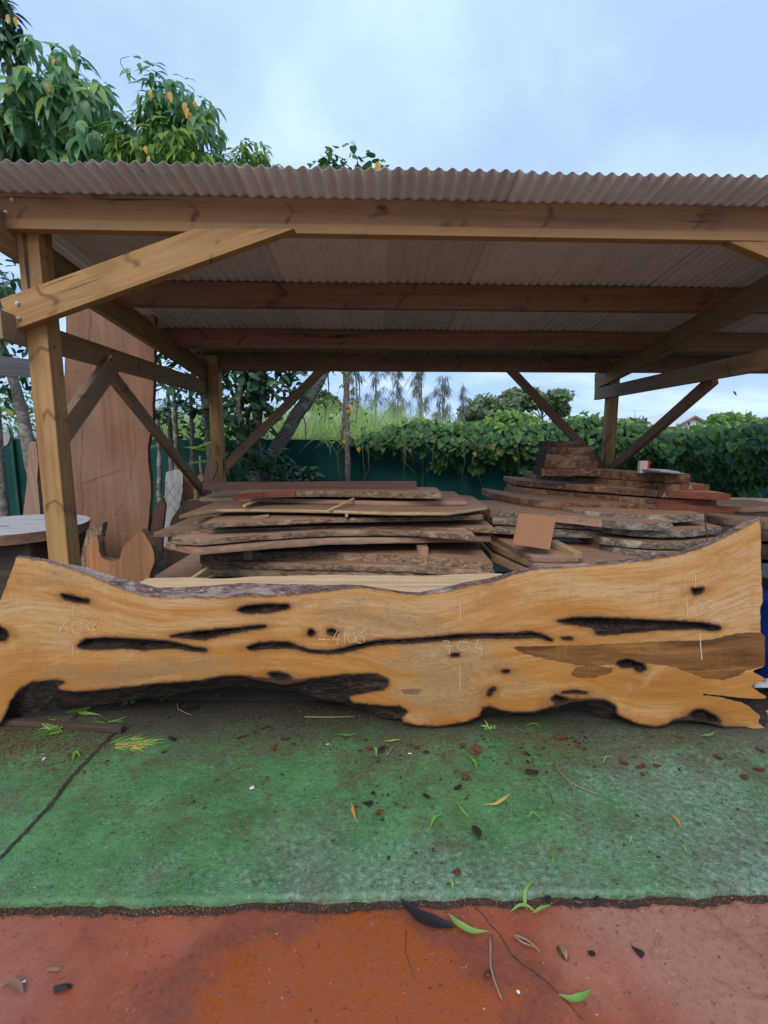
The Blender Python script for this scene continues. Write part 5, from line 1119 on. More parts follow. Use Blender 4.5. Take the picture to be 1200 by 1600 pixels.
# creeper over the fence
def creeper():
    t = tag(empty('creeper', (3, 8.8, 0)), 'thick heart-leaved creeper spilling over the green fence from the middle to the right edge', 'creeper')
    top = [(540,692),(575,680),(610,672),(645,661),(680,664),(720,668),(760,666),(800,668),(850,664),(890,656),(930,654),(960,660),(1000,668),(1040,676),(1080,672),(1120,668),(1160,664),(1200,662),(1260,660)]
    bot = [(540,698),(575,705),(610,722),(660,738),(700,736),(740,738),(780,736),(830,744),(880,748),(940,752),(1000,762),(1060,778),(1110,790),(1160,800),(1260,815)]
    out = []
    xs = np.arange(545, 1262, 1.)
    for _ in range(5200):
        px = float(RNG.uniform(545, 1260)); tp, bt = interp(top, px), interp(bot, px); h = bt - tp; q = RNG.random() ** .85
        py = tp - 3 + h * q + 7 * nz(px, 0, 1, .05)
        if nz(px, py, 9, .06) > .34 and q > .15: continue
        if q > .70 and nz(px, py, 3, .045) + (q - .7) * 1.1 > .18: continue
        Yf = 8.85 - (.012 * max(0, px - 960) / 3); bulge = .28 * math.sin(math.pi * min(1, q * 1.1 + .1)) + .12 * nz(px, py, 0, .03)
        Y = Yf - bulge + (0.45 * RNG.random() if q < .25 else .10 * RNG.random()); p = on_y(px, py, Y)
        d = Vector((RNG.uniform(-.7, .7), -.55, -.75 + RNG.uniform(-.2, .35))); up = Vector((RNG.uniform(-.45, .45), -.75, .75 if q < .3 else .45)) + rv(.3)
        out.append((p, d.normalized(), up.normalized(), RNG.uniform(.45, 1.3) * (1 + .22 * (px > 950))))
    build_leaves(t, out, PH, M_LVINE, 300)
    ex = []
    for _ in range(700):
        px = float(RNG.uniform(560, 1260)); p = on_y(px, interp(top, px) + RNG.uniform(-7, 6) + 5 * nz(px, 2, 1, .06), float(RNG.uniform(8.8, 9.5))); ex.append((p, (rv(1) + Vector((0, -.3, .1))).normalized(), (Vector((0, -.2, 1)) + rv(.3)).normalized(), RNG.uniform(.6, 1.1)))
    build_leaves(t, ex, PH, M_LBRIGHT, 0)
    ex = []
    for _ in range(2600):
        px = float(RNG.uniform(575, 1260)); p = on_y(px, interp(top, px) + RNG.uniform(4, 40), float(RNG.uniform(9.02, 9.3))); ex.append((p, (rv(1) + Vector((0, -.3, -.4))).normalized(), (Vector((0, -.8, .5)) + rv(.5)).normalized(), RNG.uniform(.9, 1.6)))
    build_leaves(t, ex, PH, M_LDARK, 0, mass='inner_foliage')
    for (px, py) in ((771,694),(741,707),(778,706),(805,715),(770,698),(537,688),(560,700),(555,682)): build_leaves(t, [(on_y(px, py, 8.35), Vector((.2, -.3, -1)), Vector((0, -1, .3)), .62)], PH, M_LYEL, 1, 'yellow_leaf')
    for i in range(16):
        px = float(RNG.uniform(470, 1200)); y0 = interp(top, max(px, 545)) + 14; limb('hanging_stem', [on_y(px, y0, 8.5), on_y(px + RNG.uniform(-8, 8), y0 + 40, 8.45), on_y(px + RNG.uniform(-20, 20), y0 + 60 + RNG.uniform(0, 40), 8.5)], [.007, .006, .004], M_STEM, t, 5)
    for pts in (((992,690),(992,640)), ((992,660),(1003,648)), ((860,668),(858,646)), ((1166,668),(1166,640)), ((960,690),(985,668))): limb('bare_twig', [on_y(*pts[0], 8.9), on_y(*pts[1], 8.9)], [.007, .004], M_TRUNK, t, 5, 0)
creeper()
# tangle of dry grass on the fence top left of the creeper
def blades(name, label, cat, seeds, mat, parent=None, kind=None, base=(0, 0, 0)):
    V, Fc = [], []
    for (p, d, L, w, bend) in seeds:
        d = d.normalized(); side = d.cross(Vector((0, -1, .2))).normalized(); k = 5; o_ = len(V)
        for i in range(k + 1):
            t = i / k; c = p + d * L * t + bend * (L * t * t); ww = w * (1 - t ** 1.6) * .5 + .0005; V += [c - side * ww, c + side * ww]
        Fc += [(o_ + 2 * i, o_ + 2 * i + 1, o_ + 2 * i + 3, o_ + 2 * i + 2) for i in range(k)]
    o = mesh(name, V, Fc, mat, parent, smooth=True)
    if label: tag(o, label, cat)
    if kind: o['kind'] = kind
    return o
sd_ = []
for _ in range(5200):                                  # sugar cane field beyond the fence
    y = 11.5 + 26 * RNG.random() ** 1.5; x = RNG.uniform(-.62 * y, .16 * y + 1.); h = RNG.uniform(1.9, 2.75) * (1 + .030 * (y - 11)) * (1 - .38 * max(0, min(1, x / (.16 * y)))) * (1 + .12 * nz(x, y, 0, .35))
    p = Vector((x, y, .0)); d = Vector((RNG.uniform(-.25, .25), RNG.uniform(-.3, .2), 1)); sd_.append((p, d, h, RNG.uniform(.03, .055), Vector((RNG.uniform(-.45, .45), RNG.uniform(-.25, .1), -.12))))
blades('cane_grass', 'tall bright green cane grass growing beyond the fence', 'grass', sd_, M_CANE, kind='stuff')
sd_ = []
for _ in range(900):
    y = RNG.uniform(11, 22); x = RNG.uniform(.62 * y, .80 * y); sd_.append((Vector((x, y, 0)), Vector((RNG.uniform(-.3, .3), RNG.uniform(-.3, .3), 1)), RNG.uniform(1.4, 2.0) * (1 + .02 * (y - 11)), .04, Vector((RNG.uniform(-.4, .4), 0, -.1))))
blades('cane_grass', 'bright grass tips beyond the creeper at the right edge', 'grass', sd_, M_CANE, kind='stuff')
sd_ = []
for _ in range(170):
    px = RNG.uniform(495, 640); p = on_y(px, RNG.uniform(676, 692), RNG.uniform(8.7, 8.95)); sd_.append((p, Vector((RNG.uniform(-.8, .8), -.4, RNG.uniform(-.1, .7))), RNG.uniform(.15, .4), .012, Vector((RNG.uniform(-.4, .4), -.1, -.7))))
blades('overhanging_grass', 'long grass hanging over the fence top left of the creeper', 'grass', sd_, M_CANE, kind='stuff')
# far trees
def casuarina(px, top, w, Y, label):
    b = on_y(px, 668, Y); tpz = on_y(px, top, Y); t = tag(empty('casuarina_tree', (b.x, Y, 0)), label, 'tree', None); H = tpz.z
    limb('trunk', [(b.x, Y, -.1), (b.x + .1, Y, H * .5), (b.x, Y, H)], [.12, .08, .03], M_TRUNK, t, 7)
    s = Y / F; out = []
    for k in range(30):
        h = RNG.uniform(.08, .97) ** .8; a = RNG.uniform(0, 6.28); ln = w * s * (1.1 - .62 * h) * RNG.uniform(.15, 1.35) * (.75 + .8 * nz(h * 5, px, 1)); rise = RNG.uniform(-.1, .8)
        for q in range(int(22 + 34 * ln / (w * s))):
            u = RNG.random() ** .8; p = Vector((b.x + ln * u * math.cos(a), Y + ln * u * math.sin(a), H * h + ln * u * rise)) + rv(.12)
            out.append((p, Vector((math.cos(a) * .3, math.sin(a) * .3, -1)) + rv(.45), rv(1) + Vector((0, -.4, 0)), RNG.uniform(.5, 1.5)))
    build_leaves(t, out, [leaf_proto(.9, .03, 'lance', .2, .0), leaf_proto(.6, .04, 'lance', .4, .0)], M_CASU)
for q in ((556,540,20,42,'wispy grey-green casuarina nearest the hanging vines'), (586,525,28,46,'tall wispy casuarina second from the hanging vines'), (620,566,24,44,'airy casuarina in the gap between two denser ones'), (656,515,30,45,'tallest feathery casuarina in the middle of the row beyond the fence'), (690,586,24,44,'shorter casuarina beside the tallest one'), (722,598,15,47,'thin casuarina at the right end of the row')):
    casuarina(*q)
def dome(px, py, rx, ry, Y, label, m, n=1500, trunk=None):
    c, r = px_blob(px, py, rx, ry, Y, rx * Y / F); t = tag(empty('round_tree', (c.x, Y, 0)), label, 'tree'); s = r[0]
    limb('trunk', [(c.x, Y, -.1), (c.x + .1 * s, Y, c.z * .55), (c.x, Y, c.z)], [.2, .14, .06], M_TRUNK, t, 7)
    for k in range(4): limb('branch', [(c.x + .05 * s, Y, max(.6, c.z - r[2] * 1.3)), (c.x + (k - 1.5) * .35 * s, Y + .1, c.z - r[2] * .2)], [.1, .04], M_TRUNK, t, 6)
    out = []; bl_ = []
    for k in range(10):
        a = RNG.uniform(0, 6.28); q = RNG.uniform(.25, .75); bl_.append((Vector((c.x + r[0] * q * math.cos(a), Y + r[1] * q * math.sin(a), c.z + r[2] * RNG.uniform(-.35, .5))), (r[0] * .42, r[1] * .42, r[2] * .42)))
    for cc, rr in bl_:
        for _ in range(n // 10):
            q = Vector(RNG.normal(0, 1, 3)).normalized(); q2 = q * RNG.uniform(.75, 1.05); p = Vector((cc.x + q2.x * rr[0], cc.y + q2.y * rr[1], cc.z + q2.z * rr[2])); out.append((p, rv(1), (q + Vector((0, -.2, .5)) + rv(.5)).normalized(), RNG.uniform(.6, 1.3) * Y / 60))
    build_leaves(t, out, [leaf_proto(.55, .34, 'ovate', .2, .2)], m)
for q in ((845,628,46,20,62,'broad umbrella-shaped far tree left of the right back brace',M_FAR), (815,622,34,16,66,'orange-tinged far tree crown among the round trees',M_FARO), (775,634,48,20,58,'round green far tree next to the casuarina row',M_FAR), (745,650,40,18,50,'low bushy far tree in front of the round trees',M_FAR), (872,640,18,16,64,'right-hand end crown of the far round trees',M_FAR), (800,656,60,14,40,'bright low bush beyond the creeper below the round trees',M_LBRIGHT), (505,628,30,24,48,'far bushy tree seen beside the leaning trunk',M_FAR)):
    dome(*q)
for q in ((1145,660,40,12,36,'low bright bush beyond the creeper right of the house',M_LBRIGHT),(1135,655,22,10,60,'dark far bush right of the house',M_FAR),(1195,664,30,12,50,'far bush at the right edge',M_FAR),(985,664,24,9,70,'far bush left of the house',M_FAR)):
    dome(*q, n=700)
# far house
def house():
    Y = 78.; M_HW = plain('house_cream_wall', (.62, .56, .44), .7, .08, 2); M_HR = plain('house_pale_roof', (.52, .53, .55), .5, .08, 2); M_HT = plain('house_brown_trim', (.25, .15, .10), .6); M_GL = plain('window_glass', (.06, .09, .12), .1, .1, 3); M_WH = plain('house_white_trim', (.75, .74, .70), .6)
    g0, g1, ap = on_y(1066, 664, Y), on_y(1100, 664, Y), on_y(1083, 649.5, Y); ev = on_y(1083, 661.5, Y).z; xl = on_y(1022, 664, Y).x
    h = tag(empty('far_house', (g0.x, Y, 0)), 'pale-roofed cream house with a gable far beyond the creeper', 'house')
    prism('wall', [(g0.x, Y, -.1), (g1.x, Y, -.1), (g1.x, Y, ev), (ap.x, Y, ap.z - .15), (g0.x, Y, ev)], (0, 7, 0), M_HW, parent=h)
    prism('wing_wall', [(xl, Y + 1.5, -.1), (g0.x - .05, Y + 1.5, -.1), (g0.x - .05, Y + 1.5, ev - .4), (xl, Y + 1.5, ev - .4)], (0, 5, 0), M_HW, parent=h)
    prism('roof', [(g0.x - .35, Y - .5, ev - .2), (g0.x - .35, Y - .5, ev), (ap.x, Y - .5, ap.z), (ap.x, Y - .5, ap.z - .2)], (0, 8, 0), M_HR, parent=h)
    prism('barge_board', [(g0.x - .4, Y - .6, ev - .28), (g0.x - .4, Y - .6, ev + .03), (ap.x, Y - .6, ap.z + .03), (ap.x, Y - .6, ap.z - .27)], (0, .08, 0), M_HT, parent=h)
    prism('roof', [(ap.x + .02, Y - .5, ap.z - .2), (ap.x + .02, Y - .5, ap.z), (g1.x + .5, Y - .5, ev), (g1.x + .5, Y - .5, ev - .2)], (0, 8, 0), M_HR, parent=h)
    prism('barge_board', [(ap.x + .02, Y - .6, ap.z - .27), (ap.x + .02, Y - .6, ap.z + .03), (g1.x + .55, Y - .6, ev + .03), (g1.x + .55, Y - .6, ev - .28)], (0, .08, 0), M_HT, parent=h)
    prism('wing_roof', [(xl - .4, Y + .6, ev - .55), (g0.x - .4, Y + .6, ev - .45), (ap.x - .2, Y + 4.5, ap.z + .05), (xl - .1, Y + 4.5, ap.z - .25)], (0, .1, .12), M_HR, parent=h)
    for x0, x1, z0, z1 in ((1073, 1080, 658, 666), (1086, 1092, 658, 666)):
        a, b = on_y(x0, z1, Y - .02), on_y(x1, z0, Y - .02); f_ = prism('window', [(a.x, Y - .06, a.z), (b.x, Y - .06, a.z), (b.x, Y - .06, b.z), (a.x, Y - .06, b.z)], (0, .055, 0), M_WH, parent=h)
        prism('pane', [(a.x + .1, Y - .075, a.z + .1), (b.x - .1, Y - .075, a.z + .1), (b.x - .1, Y - .075, b.z - .1), (a.x + .1, Y - .075, b.z - .1)], (0, .014, 0), M_GL, parent=f_)
    prism('porch_beam', [(g0.x - .2, Y - .3, ev - .95), (g1.x + .2, Y - .3, ev - .95), (g1.x + .2, Y - .3, ev - .75), (g0.x - .2, Y - .3, ev - .75)], (0, .12, 0), M_HT, parent=h)
house()
# ------------------------------------------------------------------ litter on the concrete
M_CHIP = bark_mat('bark_chip', (.07, .022, .012), (.20, .07, .03), (.46, .20, .08), 3., .5)
M_CHIPD = plain('wet_black_bark', (.018, .014, .013), .4, .3, 40)
M_GLEAF = leaf_mat('fallen_green_leaf', [(0, (.13, .27, .045)), (.6, (.20, .36, .07)), (1, (.30, .42, .12))], .2, .45)
M_YLEAF = leaf_mat('fallen_yellow_leaf', [(0, (.55, .34, .07)), (1, (.65, .45, .12))], .2, .5)
M_OLEAF = leaf_mat('fallen_orange_leaf', [(0, (.50, .24, .05)), (1, (.55, .28, .06))], .2, .5)
M_BLEAF = leaf_mat('fallen_brown_leaf', [(0, (.20, .10, .055)), (1, (.32, .18, .10))], .1, .6)
M_BLACKL = leaf_mat('black_wet_leaf', [(0, (.016, .012, .014)), (1, (.024, .018, .02))], .05, .3)
M_WHITE = plain('white_scrap', (.62, .62, .60), .6, .15, 60)
M_TWIG = plain('dry_twig', (.24, .18, .11), .8, .3, 40)
def gz(py): return .004 if py < 1396 else -.022
def floor_pt(px, py, up=0.):
    p = on_z(px, py, gz(py)); p.z += .006 * fbm(p.x * 2.2, p.y * 2.2, 1, 3) + up if py < 1396 else .004 * fbm(p.x * 2, p.y * 2, 5, 3) + up; return p
def ground_leaf(path, w, m, label, name='fallen_leaf', cat='leaf', group=None, lift=.012):
    """curved blade following a pixel path over the floor"""
    K = [floor_pt(*q) for q in path]; P = []
    for i in range(len(K) - 1):
        for j in range(5): P.append(K[i].lerp(K[i + 1], j / 5))
    P.append(K[-1])
    for _ in range(3):
        P = [P[0]] + [P[i - 1] * .25 + P[i] * .5 + P[i + 1] * .25 for i in range(1, len(P) - 1)] + [P[-1]]
    n = len(P); vs, fs = [], []; c = P[n // 2].copy()
    for i, p in enumerate(P):
        t = i / (n - 1); d = (P[min(i + 1, n - 1)] - P[max(0, i - 1)]).normalized(); s = Vector((-d.y, d.x, 0)); ww = w * .5 * max(.05, math.sin(math.pi * min(1, t * .93 + .05)) ** 1.1); z = .003 + lift * math.sin(math.pi * t) * (.6 + .6 * nz(t * 2, path[0][0]))
        q = p - c + Vector((0, 0, z)); vs += [q - s * ww + Vector((0, 0, ww * .35)), q, q + s * ww + Vector((0, 0, ww * .5))]
    for i in range(n - 1): fs += [(3 * i, 3 * i + 3, 3 * i + 4, 3 * i + 1), (3 * i + 1, 3 * i + 4, 3 * i + 5, 3 * i + 2)]
    o = mesh(name, vs, fs, m, M=Matrix.Translation(c), smooth=True); tag(o, label, cat, group); return o
GL = [
 ([(701,1430),(714,1450),(738,1463),(765,1458)], .022, M_GLEAF, 'curved light green leaf on the red concrete next to the black leaf'),
 ([(872,1556),(895,1567),(912,1563),(924,1546)], .020, M_GLEAF, 'curved green leaf lying on the crack near the bottom right of the red concrete'),
 ([(836,1376),(822,1392),(819,1412),(824,1424)], .016, M_GLEAF, 'upright green blade of the three-bladed sprig on the red concrete edge'),
 ([(798,1426),(810,1418),(826,1420),(840,1430)], .012, M_GLEAF, 'left-pointing green blade of the sprig on the red concrete edge'),
 ([(832,1428),(846,1424),(861,1415)], .012, M_GLEAF, 'right-pointing green blade of the sprig on the red concrete edge'),
 ([(0,1545),(14,1538),(30,1545),(36,1556)], .022, M_BLEAF, 'pale curled leaf on the red concrete at the left edge'),
 ([(757,1259),(775,1260),(790,1252),(797,1242)], .014, M_YLEAF, 'pale yellow curved leaf in the middle of the green concrete'),
 ([(549,1254),(551,1270),(557,1286)], .012, M_OLEAF, 'slim orange leaf on the green concrete left of the centre'),
 ([(671,1296),(678,1280),(693,1272)], .010, M_GLEAF, 'thin green blade left of the black wedge on the green concrete'),
 ([(712,1252),(722,1270),(736,1280)], .010, M_GLEAF, 'thin green blade touching the black wedge on the green concrete'),
 ([(528,1149),(542,1153),(558,1147)], .012, M_GLEAF, 'green blade below the second lobe of the slab'),
 ([(583,1168),(588,1175),(588,1186)], .012, M_GLEAF, 'short green blade beside the dark bark flakes under the slab'),
 ([(731,1183),(742,1193),(746,1203)], .014, M_GLEAF, 'green leaf just below the big red bark chip'),
 ([(600,1158),(615,1160),(627,1156)], .010, M_YLEAF, 'straw-coloured curved blade below the middle of the slab'),
 ([(1095,1150),(1108,1153),(1117,1143)], .016, M_GLEAF, 'bright green curl under the right end of the slab'),
 ([(943,1192),(946,1184),(958,1182)], .008, M_GLEAF, 'tiny green hook left of the brown chips at right'),
 ([(1046,1272),(1056,1283),(1065,1294)], .014, M_OLEAF, 'slim orange-brown leaf on the right half of the green concrete'),
 ([(704,1370),(706,1382),(708,1388)], .010, M_GLEAF, 'small green blade near the broken edge of the green concrete'),
 ([(818,1138),(835,1133),(848,1142)], .006, M_GLEAF, 'thin green stalk lying under the right half of the slab'),
 ([(113,1190),(118,1176),(126,1184)], .014, M_GLEAF, 'small green leaf left of the cut grass clump'),
 ([(862,1332),(865,1346),(862,1354)], .010, M_GLEAF, 'green blade in the lower right of the green concrete'),
 ([(826,1280),(832,1272),(848,1284)], .008, M_GLEAF, 'small green sprig right of the black wedge'),
 ([(983,1320),(986,1312),(985,1308)], .008, M_GLEAF, 'tiny green blade right of the brown scuffed zone'),
 ([(1060,1316),(1068,1326),(1074,1334)], .008, M_GLEAF, 'thin pale green blade far right on the green concrete'),
 ([(1184,1312),(1196,1318),(1206,1316)], .010, M_GLEAF, 'green blade at the right edge of the green concrete'),
 ([(1116,1376),(1120,1388),(1124,1398)], .012, M_BLEAF, 'pinkish dry sliver crossing the broken edge at right'),
 ([(1024,1480),(1030,1470),(1036,1462)], .006, M_BLEAF, 'thin dry sliver on the pale red concrete'),
 ([(876,1478),(880,1490),(886,1503)], .020, M_BLEAF, 'light brown curled pod on the red concrete'),
]
for q in GL: ground_leaf(*q)
o = ground_leaf([(622,1402),(634,1417),(655,1436),(684,1447),(711,1451)], .046, M_BLACKL, 'large black wet leaf at the edge between green and red concrete', lift=.008)
n_ = len(o.data.vertices) // 3
for i in range(n_):                                   # stalk end narrow, broad towards the blunt tip
    t = i / (n_ - 1); f_ = min(1.25, .12 + 1.5 * t) * (1 if t < .9 else 1.35)
    m_ = o.data.vertices[3 * i + 1].co.copy()
    for s_ in (0, 2): o.data.vertices[3 * i + s_].co = m_ + (o.data.vertices[3 * i + s_].co - m_) * f_ * Vector((1, 1, .3)).x; o.data.vertices[3 * i + s_].co.z = m_.z + .004 * (1 if s_ else .4)
def chip(px, py, s, m, label, name='bark_chip', cat='bark chip', group=None, asp=(1, .5, .3), rot=None, me=None):
    p = floor_pt(px, py); rot = RNG.uniform(0, 3.14) if rot is None else rot
    if me is None:
        bm = bmesh.new()
        for _ in range(15):
            q = Vector((RNG.uniform(-.5, .5), RNG.uniform(-.5, .5), RNG.uniform(-.3, .5))); q.x *= 1 - .7 * abs(q.y); bm.verts.new((q.x * asp[0], q.y * asp[1], q.z * asp[2]))
        r_ = bmesh.ops.convex_hull(bm, input=list(bm.verts)); bmesh.ops.delete(bm, geom=[g for g in r_['geom_interior'] if isinstance(g, bmesh.types.BMVert)], context='VERTS')
        bmesh.ops.triangulate(bm, faces=bm.faces); bmesh.ops.subdivide_edges(bm, edges=list(bm.edges), cuts=1)
        for v in bm.verts: v.co += Vector((nz(v.co.x, v.co.y, px, 6), nz(v.co.y, v.co.z, px, 6), nz(v.co.z, v.co.x, px, 6) * .6)) * .10 * asp[1]
        me = bpy.data.meshes.new(name); bm.to_mesh(me); bm.free(); me.materials.append(m)
    o = link(name, me, None, None, Matrix.Translation(p + Vector((0, 0, .2 * s * asp[2]))) @ Matrix.Rotation(rot, 4, 'Z') @ Matrix.Scale(s, 4)); tag(o, label, cat, group); return o
for q in (
 (742,1174,.085,M_CHIP,'biggest red bark chip, upright on the green concrete below the middle of the slab',-.9,(1,.5,.45)),
 (722,1166,.030,M_CHIP,'small orange chip touching the big red bark chip',.3,(1,.8,.6)),
 (729,1214,.045,M_CHIP,'brown bark lump below the big red chip',-1.,(1,.7,.5)),
 (716,1230,.045,M_CHIPD,'dark flake below the brown bark lump',.4,(1,.5,.3)),
 (595,1172,.055,M_CHIPD,'black bark flake below the second lobe of the slab',1.2,(1,.5,.25)),
 (574,1256,.045,M_CHIPD,'flat black flake right of the slim orange leaf',.2,(1,.5,.2)),
 (592,1270,.032,M_CHIP,'brown lump right of the flat black flake',.2,(1,.8,.6)),
 (584,1239,.030,M_CHIPD,'small black flake above the flat black one',1.3,(1,.6,.3)),
 (666,1243,.045,M_CHIPD,'black sliver between the black flakes and the yellow leaf',-1.,(1,.35,.25)),
 (745,1299,.085,M_CHIPD,'pointed black wedge of bark in the middle of the green concrete',-1.,(1,.42,.2)),
 (830,1208,.060,M_CHIPD,'black rectangular bark piece on the green concrete right of the centre',-.3,(1,.5,.3)),
 (907,1168,.060,M_CHIP,'brown rod-shaped bark piece below the heartwood end of the slab',-.8,(1,.32,.32)),
 (880,1153,.075,M_CHIP,'heap of dark and red bark bits below the right half of the slab',.1,(1,.55,.4)),
 (909,1143,.045,M_CHIP,'red chip just under the slab right of the bark heap',.2,(1,.5,.4)),
 (823,1180,.050,M_CHIPD,'dark brown chip left of the rod-shaped bark piece',.1,(1,.5,.4)),
 (974,1191,.050,M_CHIP,'reddish chip of the trio on the right half of the green concrete',-.4,(1,.5,.4)),
 (1000,1197,.060,M_CHIP,'curved reddish chip of the trio on the right half',.5,(1,.35,.35)),
 (1003,1209,.022,M_CHIP,'round orange nut below the curved reddish chip',0.,(1,1,.8)),
 (1025,1197,.026,M_CHIP,'small round red chip right of the curved one',0.,(1,.9,.7)),
 (1162,1215,.034,M_CHIP,'round brown nut at the far right of the green concrete',.2,(1,.8,.7)),
 (1123,1183,.045,M_CHIP,'narrow dark red chip at the far right',-.9,(1,.4,.4)),
 (1187,1172,.045,M_CHIP,'dark red chip at the right edge below the slab end',-1.,(1,.4,.4)),
 (1186,1202,.045,M_CHIP,'dry brown scrap at the right edge',-.4,(1,.5,.3)),
 (1059,1150,.036,M_CHIP,'small red chip below the bottom right pocket of the slab',-.6,(1,.5,.4)),
 (444,1155,.055,M_CHIP,'light brown flaky chip below the left half of the slab',.4,(1,.5,.3)),
 (428,1170,.055,M_CHIP,'upright brown sliver left of the flaky chip',-1.2,(1,.3,.25)),
 (412,1136,.075,M_CHIP,'long dark red splinter under the slab left of the centre',.35,(1,.22,.22)),
 (380,1150,.085,M_CHIP,'longest dark red splinter lying under the dip of the slab',.5,(1,.2,.2)),
 (262,1120,.028,M_CHIP,'small orange chip right of the dark batten',.3,(1,.7,.5)),
 (300,1108,.090,M_CHIPD,'long black bark roll in the shade under the slab',.6,(1,.32,.3)),
 (270,1155,.055,M_CHIPD,'black curled flake right of the cut grass clump',-.5,(1,.4,.3)),
 (256,1175,.045,M_CHIP,'orange sliver right of the cut grass clump',.3,(1,.3,.3)),
 (576,1171,.030,M_CHIP,'orange chip beside the black bark flake',.1,(1,.7,.5)),
 (665,1175,.038,M_CHIPD,'small dark chip under the big slab lobe',.1,(1,.5,.4)),
 (651,1168,.034,M_CHIP,'curled brown flake under the big slab lobe',.5,(1,.6,.4)),
 (715,1362,.03,M_CHIP,'brown crumb near the broken edge at the centre',.5,(1,.6,.4)),
 (82,1518,.050,M_BLEAF,'flat brown dry leaf on the red concrete at left',.1,(1,.4,.15)),
 (95,1545,.050,M_CHIPD,'dark crumpled scrap below the flat dry leaf at left',.2,(1,.4,.25)),
 (880,1492,.045,M_CHIP,'brown seed pod on the red concrete',-1.1,(1,.4,.35)),
 (924,1491,.024,M_CHIPD,'black crumb right of the brown seed pod',-.6,(1,.6,.5)),
 (997,1487,.036,M_CHIPD,'dark dry scrap on the pale right part of the red concrete',-1.,(1,.5,.3)),
 (760,1523,.026,M_CHIP,'brown bud on the thin twig on the red concrete',0.,(1,.9,.8)),
 (858,1405,.026,M_CHIPD,'dark crumb on the red edge right of the green sprig',.2,(1,.8,.5)),
 (903,1408,.030,M_CHIPD,'dark lump on the red edge, second right of the sprig',.2,(1,.8,.5)),
 (933,1407,.034,M_CHIPD,'dark lump on the red edge, third right of the sprig',1.2,(1,.6,.5)),
 ): chip(q[0], q[1], q[2] * 1.3, q[3], q[4], rot=q[5], asp=(q[6][0], q[6][1], q[6][2] * .6), name='bark_chip' if q[3] is not M_BLEAF else 'dry_leaf', cat='bark chip' if q[3] is not M_BLEAF else 'leaf')
# many look-alike crumbs: copies of a few kinds
protos = []
for i in range(5):
    o = chip(300 + 131 * i, 1155 + 9 * i, .022 + .003 * i, (M_CHIP, M_CHIP, M_CHIPD, M_CHIP, M_CHIPD)[i], 'small crumb of bark strewn on the green concrete', 'bark_crumb', 'bark crumb', 'bark crumbs on the green concrete', (1, .45, .18)); protos.append(o.data)
CL = ((420,1150,45,12),(590,1172,40,14),(740,1195,25,20),(885,1155,35,10),(1000,1195,50,14),(60,1165,60,18),(700,1165,60,12),(830,1190,30,14),(1175,1190,25,25),(580,1262,25,14))
for i in range(270):
    px = RNG.uniform(10, 1195); py = 1135 + 250 * RNG.random() ** 2.0
    if i % 3:
        q = CL[int(RNG.integers(len(CL)))]; px, py = RNG.normal(q[0], q[2]), RNG.normal(q[1], q[3])
        if py < 1130: continue
    if py < 1142 and px < 1150 and px > 600: py += 14
    chip(px, py, RNG.uniform(.010, .026), None, 'small crumb of bark strewn on the green concrete', 'bark_crumb', 'bark crumb', 'bark crumbs on the green concrete', me=protos[i % 5])
# gritty litter too fine to count
def grit():
    V, Fc = [], []
    def add(p, s, fl=.5):
        o_ = len(V); a = RNG.uniform(0, 6.28); e = RNG.uniform(.4, 1.)
        for k in range(5): t = a + k * 1.2566; V.append((p.x + s * math.cos(t) * RNG.uniform(.6, 1), p.y + s * e * math.sin(t) * RNG.uniform(.6, 1), p.z + .0005))
        V.append((p.x, p.y, p.z + s * fl)); Fc.extend([(o_ + k, o_ + (k + 1) % 5, o_ + 5) for k in range(5)])
    for _ in range(2600):
        x = RNG.uniform(-1.9, 1.9); add(Vector((x, edge_y(x) - RNG.uniform(-.004, .05) ** 1 if False else edge_y(x) - abs(RNG.normal(.012, .018)), -.026 + RNG.uniform(0, .004))), RNG.uniform(.001, .0045), .8)
    for _ in range(2200):
        px, py = RNG.uniform(-10, 1210), 1120 + 270 * RNG.random() ** 1.6
        if nz(px, py, 1, .012) < -.05: continue
        add(floor_pt(px, py, .001), RNG.uniform(.0012, .0048), .6)
    for _ in range(1700):
        px, py = RNG.normal(50, 65), RNG.normal(1163, 24); add(floor_pt(px, max(py, 1120), .001), RNG.uniform(.002, .007), .5)
    for _ in range(2600):
        px = RNG.uniform(60, 1200); py = 1090 + abs(RNG.normal(0, 40)) + (48 if px > 600 else 10)
        if nz(px, py, 5, .02) < -.1: continue
        add(floor_pt(px, py, .001), RNG.uniform(.002, .006), .5)
    o = mesh('fine_litter', V, Fc, M_CHIP); tag(o, 'fine crumbs and grit scattered over the concrete and along the broken edge', 'litter', kind='stuff')
    V.clear(); Fc.clear()
    for _ in range(260):
        px, py = RNG.uniform(0, 1200), RNG.uniform(1130, 1400)
        add(floor_pt(px, py, .001), RNG.uniform(.0008, .0022), .5)
    for _ in range(160):
        x = RNG.uniform(-1.9, 1.9); add(Vector((x, edge_y(x) - abs(RNG.normal(.02, .02)), -.022)), RNG.uniform(.0008, .0022), .5)
    o = mesh('pale_grit', V, Fc, M_WHITE); tag(o, 'tiny pale specks of wood and grit on the concrete', 'litter', kind='stuff')
grit()
for px, py, lb, sx, sy in ((641,1178,'tiny white rectangle of plastic below the middle of the slab',.030,.008),(69,1187,'small white lump on the green concrete near the left joint',.022,.02),(512,1164,'tiny white scrap left of the orange chip',.016,.012),(394,1230,'small grey stone on the green concrete',.03,.028),(37,1534,'white sliver on the red concrete at left',.02,.008),(810,1551,'white fleck near the crack on the red concrete',.012,.012)):
    chip(px, py, sx, M_WHITE, lb, 'white_scrap', 'scrap', asp=(1, sy / sx, .35), rot=.2)
